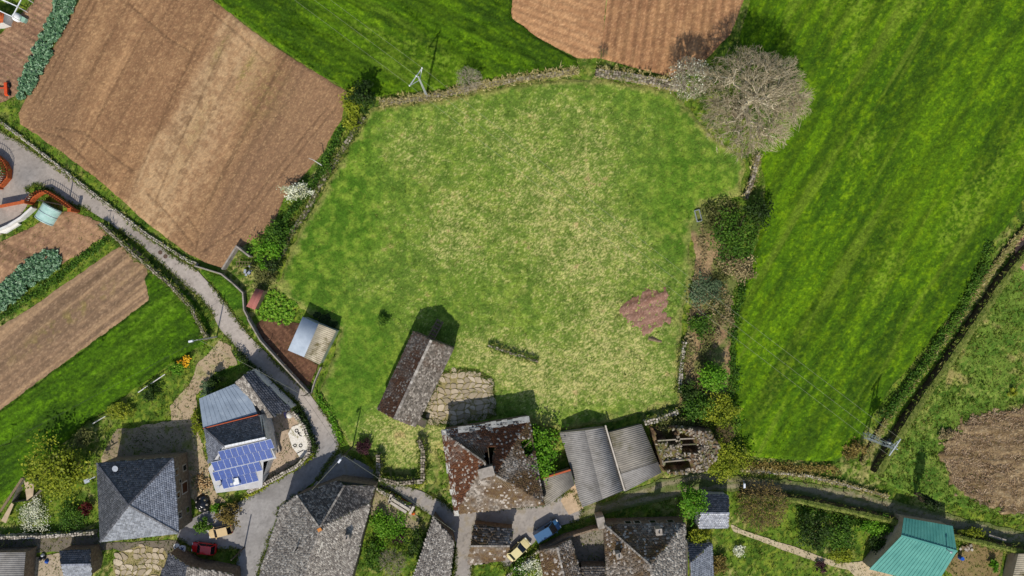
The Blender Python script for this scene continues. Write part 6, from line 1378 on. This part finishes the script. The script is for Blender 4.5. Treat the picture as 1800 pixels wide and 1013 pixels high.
# aqua vaulted cover
t, b = simple('vaulted_cover', 'aqua corrugated sheet vault beside the brick fence', 'shelter', (80, 378)); P0, P1 = W(88, 362, 1), W(72, 388, 1); ax = (P1 - P0); ax.z = 0; Lx = ax.length; ax.normalize(); sx_ = Vector((-ax.y, ax.x, 0)); vs = []; n = 18; R_ = 1.55
AQ = M('aqua_sheet', [(.3, '#8fb4a8'), (.7, '#b8d4ca')], 1.2, .4, .1, 8)
for j in range(2):
    for k in range(n + 1): a_ = math.pi * k / n; vs.append(P0 * 1 + ax * (Lx * j) + sx_ * (R_ * math.cos(a_)) + Vector((0, 0, R_ * math.sin(a_) * .95 - .9)))
m = MB(); m.add(vs, [(k, k + 1, n + 2 + k, n + 1 + k) for k in range(n)]); m.add([v * 1 - Vector((0, 0, .04)) for v in vs], [(n + 1 + k, n + 2 + k, k + 1, k) for k in range(n)]); m.build('vault_sheet', AQ, t, smooth=True)
for j in (0, 1): 
    m = MB(); e = vs[j * (n + 1):(j + 1) * (n + 1)]; m.add(e, [tuple(range(n + 1))]); m.build('end_panel', M_plain('teal_panel', '#3f7a6c', .6), t)
for j in (.05, .5, .95):
    m = MB()
    for k in range(n): 
        f = lambda kk: P0 + ax * (Lx * j) + sx_ * ((R_ + .03) * math.cos(math.pi * kk / n)) + Vector((0, 0, (R_ + .03) * math.sin(math.pi * kk / n) * .95 - .9))
        m.bar(f(k), f(k + 1), .06, .05)
    m.build('hoop', METAL, t)
# water tank, pergola, machine at the top left
t, b = simple('water_tank', 'white and green water tank beside the pergola', 'tank', (34, 33)); m = MB(); m.lathe((b.x, b.y, 0), [(.6, 0), (.66, .2), (.66, .8), (.5, 1.05), (.15, 1.15)], 14); m.build('tank_body', WHITEP, t, smooth=True); m = MB(); m.box((b.x + .9, b.y - .3, .35), 1.1, .8, .7, -.5, taper=.9); m.build('trough', M_plain('green_plastic', '#8fb09a', .5), t)
t, b = simple('pergola', 'white pergola frame with straight beams at the northwest corner', 'pergola', (15, 12))
for a_, c_ in (((-25, 8), (22, 30)), ((22, 30), (40, -6)), ((-4, -4), (31, 12)), ((-25, 8), (-10, -20))):
    m = MB(); m.bar(W(*a_, 2.5), W(*c_, 2.5), .14, .12); m.build('beam', WHITEP, t)
for a_ in ((22, 30), (40, -6), (-4, -4), (31, 12)): p = W(*a_, 2.5); m = MB(); m.tube((p.x, p.y, 0), (p.x, p.y, 2.5), .06); m.build('post', WHITEP, t)
t, b = simple('cultivator', 'orange farm cultivator parked at the end of the kale strip', 'machine', (14, 158)); OR = M_plain('orange_paint', '#c8481c', .5)
m = MB(); m.box((b.x + .1, b.y, .55), .55, 2.2, .35, .05, taper=.85); m.build('frame', OR, t); m = MB(); m.bar((b.x, b.y + .1, .6), (b.x - 2.2, b.y + .15, .5), .14); m.build('drawbar', OR, t)
for k in range(6):
    m = MB(); y_ = b.y - .95 + k * .38; m.bar((b.x + .35, y_, .55), (b.x + .7, y_, .0), .07); m.build('tine', DMETAL, t)
for s_ in (-.7, .6): m = MB(); m.tube((b.x + .35, b.y + s_, .32), (b.x + .6, b.y + s_, .32), .32, .32, 12); m.build('wheel', TYRE, t)
t, b = simple('orange_roof_hut', 'hut corner with orange tiled roof at the west edge', 'hut', (-10, 40)); walls_under(t, [(-30, 20, 2.4), (8, 22, 2.4), (6, 40, 2.2), (-30, 45, 2.2)], WHITE, .2); corr('roof_tiles', *[V3(p) for p in ((-30, 45, 2.2), (5, 40, 2.2), (8, 22, 2.5), (-30, 20, 2.5))], t, BRICK, .3, .05)

# ---------------------------------------------------------------- small things in the fields and gardens
t, b = simple('water_trough', 'old metal bed frame used as trough at the pasture edge', 'trough', (1226, 380)); m = MB(); rz_ = .25
for dx, dy, sx_2, sy_2 in ((0, .9, .8, .08), (0, -.9, .8, .08), (.38, 0, .08, 1.8), (-.38, 0, .08, 1.8)): m.box((b.x + dx * math.cos(rz_) - dy * math.sin(rz_), b.y + dx * math.sin(rz_) + dy * math.cos(rz_), .35 + .002 * dx), sx_2, sy_2, .5, rz_)
m.build('frame', METAL, t); m = MB(); m.box((b.x, b.y, .12), .66, 1.7, .1, rz_); m.build('bottom', STONE_D, t)
t, b = simple('log', 'dark split log lying below the bare earth patch', 'log', (1150, 598)); m = MB(); m.tube((b.x - 1.0, b.y + .3, .25), (b.x + 1.1, b.y - .25, .22), .28, .2, 8); m.build('log_body', WOOD, t); m = MB(); m.tube((b.x - .5, b.y + .5, .2), (b.x + .6, b.y + .1, .18), .16, .12, 8); m.build('branch_stub', BARK, t)
t, b = simple('leaning_pole', 'white weathered pole leaning out of the ploughed field hedge', 'pole', (571, 294)); m = MB(); m.tube((b.x, b.y, 0), W(550, 281, 3.4), .1, .06, 7); m.build('shaft', WHITE, t); m = MB(); p = W(550, 281, 3.4); m.tube(p, p + Vector((-.6, .2, .1)), .04, .03, 5); m.build('stub', WHITE, t)
for lb, a_, c_ in (('bent white conduit on the garden hedge line below the orange flowers', (243, 690), (290, 658)), ('white plank lying in the hedge line beside the glossy tree', (163, 745), (185, 732))):
    m = MB(); p, q_ = W(*a_, .8), W(*c_, .9); t = thing('conduit', lb, 'pipe', (p.x, p.y, 0)); m.tube(p, p.lerp(q_, .5) + Vector((0, 0, .1)), .08, .08, 6); m.tube(p.lerp(q_, .5) + Vector((0, 0, .1)), q_, .08, .07, 6); m.build('pipe_run', WHITE, t)
    m = MB(); m.tube((p.x, p.y, 0), p, .05); m.build('support', WOOD, t); m = MB(); m.tube((q_.x, q_.y, 0), q_, .05); m.build('support', WOOD, t)
def ladder_frame(label, base):
    t, b = simple('wooden_frame', label, 'frame', base); a_ = W(base[0] - 11, base[1]); m = MB(); rz_ = -.05
    for k in range(5): p = Vector((a_.x + .45 * k, a_.y, .35)); m = MB(); m.bar(p, p + Vector((.05, .7, 0)), .07); m.build('rung', WOOD, t)
    for dy in (0, .7): m = MB(); m.bar((a_.x - .1, a_.y + dy, .42), (a_.x + 2.1, a_.y + dy - .05, .42), .08); m.build('rail', WOOD, t)
ladder_frame('wooden ladder frame lying in the fenced square plot', (428, 468))
t, b = simple('scrap_heap', 'dark scrap heap in the fenced square plot corner', 'heap', (440, 475)); m = MB()
for k in range(9): m = MB(); m.box((b.x + random.gauss(0, .45), b.y + random.gauss(0, .5), .3 + .05 * k), random.uniform(.3, .8), random.uniform(.2, .5), .1, random.uniform(0, 3)); m.build('scrap_piece', DMETAL if k % 2 else METAL, t)
t, b = simple('rubble_ruin', 'small roofless stone pen with brick floor in the rubble garden', 'ruin', (705, 878)); m = MB()
for a_, c_ in (((688, 872), (722, 893)), ((686, 878), (716, 897)), ((690, 866), (686, 880)), ((729, 887), (722, 900))): p, q_ = W(*a_), W(*c_); m.bar((p.x, p.y, .6), (q_.x, q_.y, .6), .4, 1.2)
m.build('pen_wall', STONE_P, t, kind='stuff'); m = MB(); m.prism([tuple(W(*p).xy) for p in ((692, 868), (726, 886), (718, 895), (690, 877))], 0, .1); m.build('brick_floor', BRICK, t)
t, b = simple('flower_pot', 'orange flower pot in the rubble garden', 'pot', (727, 901)); m = MB(); m.lathe((b.x, b.y, 0), [(.2, 0), (.3, .35), (.34, .4), (.3, .42)], 12); m.build('pot', TERRA, t); m = MB(); m.lathe((b.x, b.y, .42), [(.28, 0), (.2, .15), (.05, .2)], 9); m.build('flowers', M_plain('orange_flower', '#d8641c', .8), t)
t, b = simple('brick_trough', 'red brick trough inside the farmhouse courtyard', 'trough', (1044, 992)); m = MB(); m.box((b.x, b.y, .45), 3.8, .8, .9, -.02); m.build('brick_body', BRICK, t); m = MB(); m.box((b.x, b.y, .905), 2.2, .25, .05, -.02); m.build('basin', CONC, t)
t, b = simple('blue_barrel', 'blue barrel beside the teal roof corner', 'barrel', (1686, 979)); m = MB(); m.lathe((b.x, b.y, 0), [(.28, 0), (.32, .3), (.32, .6), (.28, .9)], 14); m.build('drum', M_plain('barrel_blue', '#1c50a8', .4), t); m = MB(); m.lathe((b.x, b.y, .9), [(.29, 0), (.29, .04)], 14); m.build('lid', MATS['barrel_blue'], t)
t, b = simple('concrete_beam', 'pale concrete beam on the lane wall right of the teal roof', 'beam', (1755, 945)); m = MB(); m.bar(W(1738, 941, .9), W(1768, 950, .9), .3, .2); m.build('beam_body', CONC, t); m = MB(); p = W(1745, 943, .9); m.box((p.x, p.y, .4), .3, .3, .8); m.build('support', CONC, t)
t, b = simple('rubble_pile', 'heap of rubble and boards beside the teal roof', 'heap', (1697, 962))
for k in range(14): m = MB(); m.box((b.x + random.gauss(0, .6), b.y + random.gauss(0, .4), .15 + random.random() * .25), random.uniform(.3, .9), random.uniform(.15, .4), random.uniform(.1, .25), random.uniform(0, 3)); m.build('board' if k % 2 else 'stone', WOOD if k % 2 else STONE_P, t)
t, b = simple('paper_bags', 'blue and dark bags in the southwest courtyard corner', 'bags', (72, 982))
for k, (dx, dy, cm) in enumerate(((0, 0, DMETAL), (.6, .2, DMETAL), (1.0, -.4, MATS['barrel_blue']), (.4, .6, METAL))): m = MB(); m.lathe((b.x + dx, b.y + dy, 0), [(.25, 0), (.34, .2), (.2, .42), (.06, .5)], 8); m.build('bag', cm, t)
# fence posts along the lane
for i, q_ in enumerate([(1322, 840), (1352, 841), (1384, 843), (1412, 848), (1446, 855), (1482, 864), (1516, 874), (1550, 884)]):
    p = W(*q_); m = MB(); m.tube((p.x, p.y, -.1), (p.x + .03, p.y, 1.5), .09, .08, 6)
    m.box((p.x, p.y, 1.45), .2, .2, .06); tag(m.build('fence_post', WOOD), 'wooden fence post beside the grassy lane', 'post', 'fence posts along the grassy lane')
for i, (x, y) in enumerate(((478, 596), (492, 622), (505, 640), (518, 655), (530, 668))):
    p = W(x, y); m = MB(); m.tube((p.x, p.y, -.1), (p.x, p.y, 1.2), .05, .04, 6); m.box((p.x, p.y, 1.2), .12, .12, .05); tag(m.build('garden_stake', WOOD), 'wooden stake in the dark vegetable bed', 'stake', 'stakes in the vegetable bed')

# ---------------------------------------------------------------- kale plants and leafy crops: every plant on its own
def crop_mesh(r, h, leaf, n, size):
    C = []; 
    for k in range(n):
        a_ = k * 2.4; t_ = (k / n) ** .7; C.append((math.cos(a_) * r * t_, math.sin(a_) * r * t_, h * (1 - .45 * t_) + random.uniform(-.04, .04)))
    V, F = leaf_arrays(np.array(C), size, 1.2); return mesh_np('leaves', V, F, LEAF[leaf], {'rnd': np.repeat(rng.random(n), 4)})
def crop(name, label, group, poly, spacing, r, h, leaf, n=22, size=.3, ang=0.0, limit=300, jitter=.25):
    vars_ = [crop_mesh(r, h, leaf, n, size) for _ in range(3)]; P = WA(poly); lo, hi = P.min(0), P.max(0); ca, sa = math.cos(ang), math.sin(ang)
    c = (lo + hi) / 2; D = np.hypot(*(hi - lo)) / 2; pts = []
    for u in np.arange(-D, D, spacing):
        for v in np.arange(-D, D, spacing * .85): pts.append((c[0] + u * ca - v * sa, c[1] + u * sa + v * ca))
    pts = np.array(pts) + rng.normal(0, spacing * jitter, (len(pts), 2)); k = inside(P, pts[:, 0], pts[:, 1]) & (pts[:, 0] > -82) ; pts = pts[k][:limit]
    for i, p in enumerate(pts):
        o = put(name, vars_[i % 3]); o.location = (p[0], p[1], .05); o.rotation_euler = (0, 0, rng.uniform(0, 6.28)); s_ = rng.uniform(.8, 1.2); o.scale = (s_, s_, s_); tag(o, label, 'kale' if 'kale' in name else 'crop plant', group)
crop('kale_plant', 'blue-green kale plant in the strip between ploughed field and garden soil', 'kale plants in the northwest strip', [(104, -20), (145, -20), (128, 22), (108, 62), (90, 100), (60, 158), (44, 176), (30, 172), (38, 140), (66, 82), (92, 30)], .62, .42, .55, 'kale', 24, .34, math.radians(62))
crop('kale_plant', 'blue-green kale plant in the patch above the tilled strip', 'kale plants in the western patch', [(-12, 520), (0, 508), (40, 468), (78, 440), (96, 436), (112, 452), (104, 472), (60, 500), (20, 535), (-12, 560)], .62, .44, .6, 'kale', 24, .36, math.radians(38))
crop('bean_plant', 'low green bean plant in the plot beside the red shed', 'bean plants beside the red shed', [(462, 514), (490, 512), (522, 534), (520, 560), (505, 572), (475, 566), (450, 554), (455, 535)], .55, .3, .25, 'bright', 9, .28, .4)
crop('cabbage_plant', 'dark green cabbage plant beside the tin shed', 'cabbages beside the tin shed', [(552, 548), (572, 550), (596, 568), (592, 580), (560, 566)], .6, .42, .5, 'ivy', 20, .36, .4)

# manhole covers in the road
for q_ in ((282, 444), (291, 451)):
    p = W(*q_); m = MB(); m.lathe((p.x, p.y, .045), [(.34, 0), (.34, .03)], 16); m.lathe((p.x, p.y, .07), [(.27, 0), (.26, .015)], 16)
    tag(m.build('manhole_cover', M('rusty_iron', [(.3, '#4a3a30'), (.7, '#6a5444')], 6, .8, .3, 20)), 'round rusty manhole cover in the road by the tilled strip', 'manhole cover', 'manhole covers in the road')
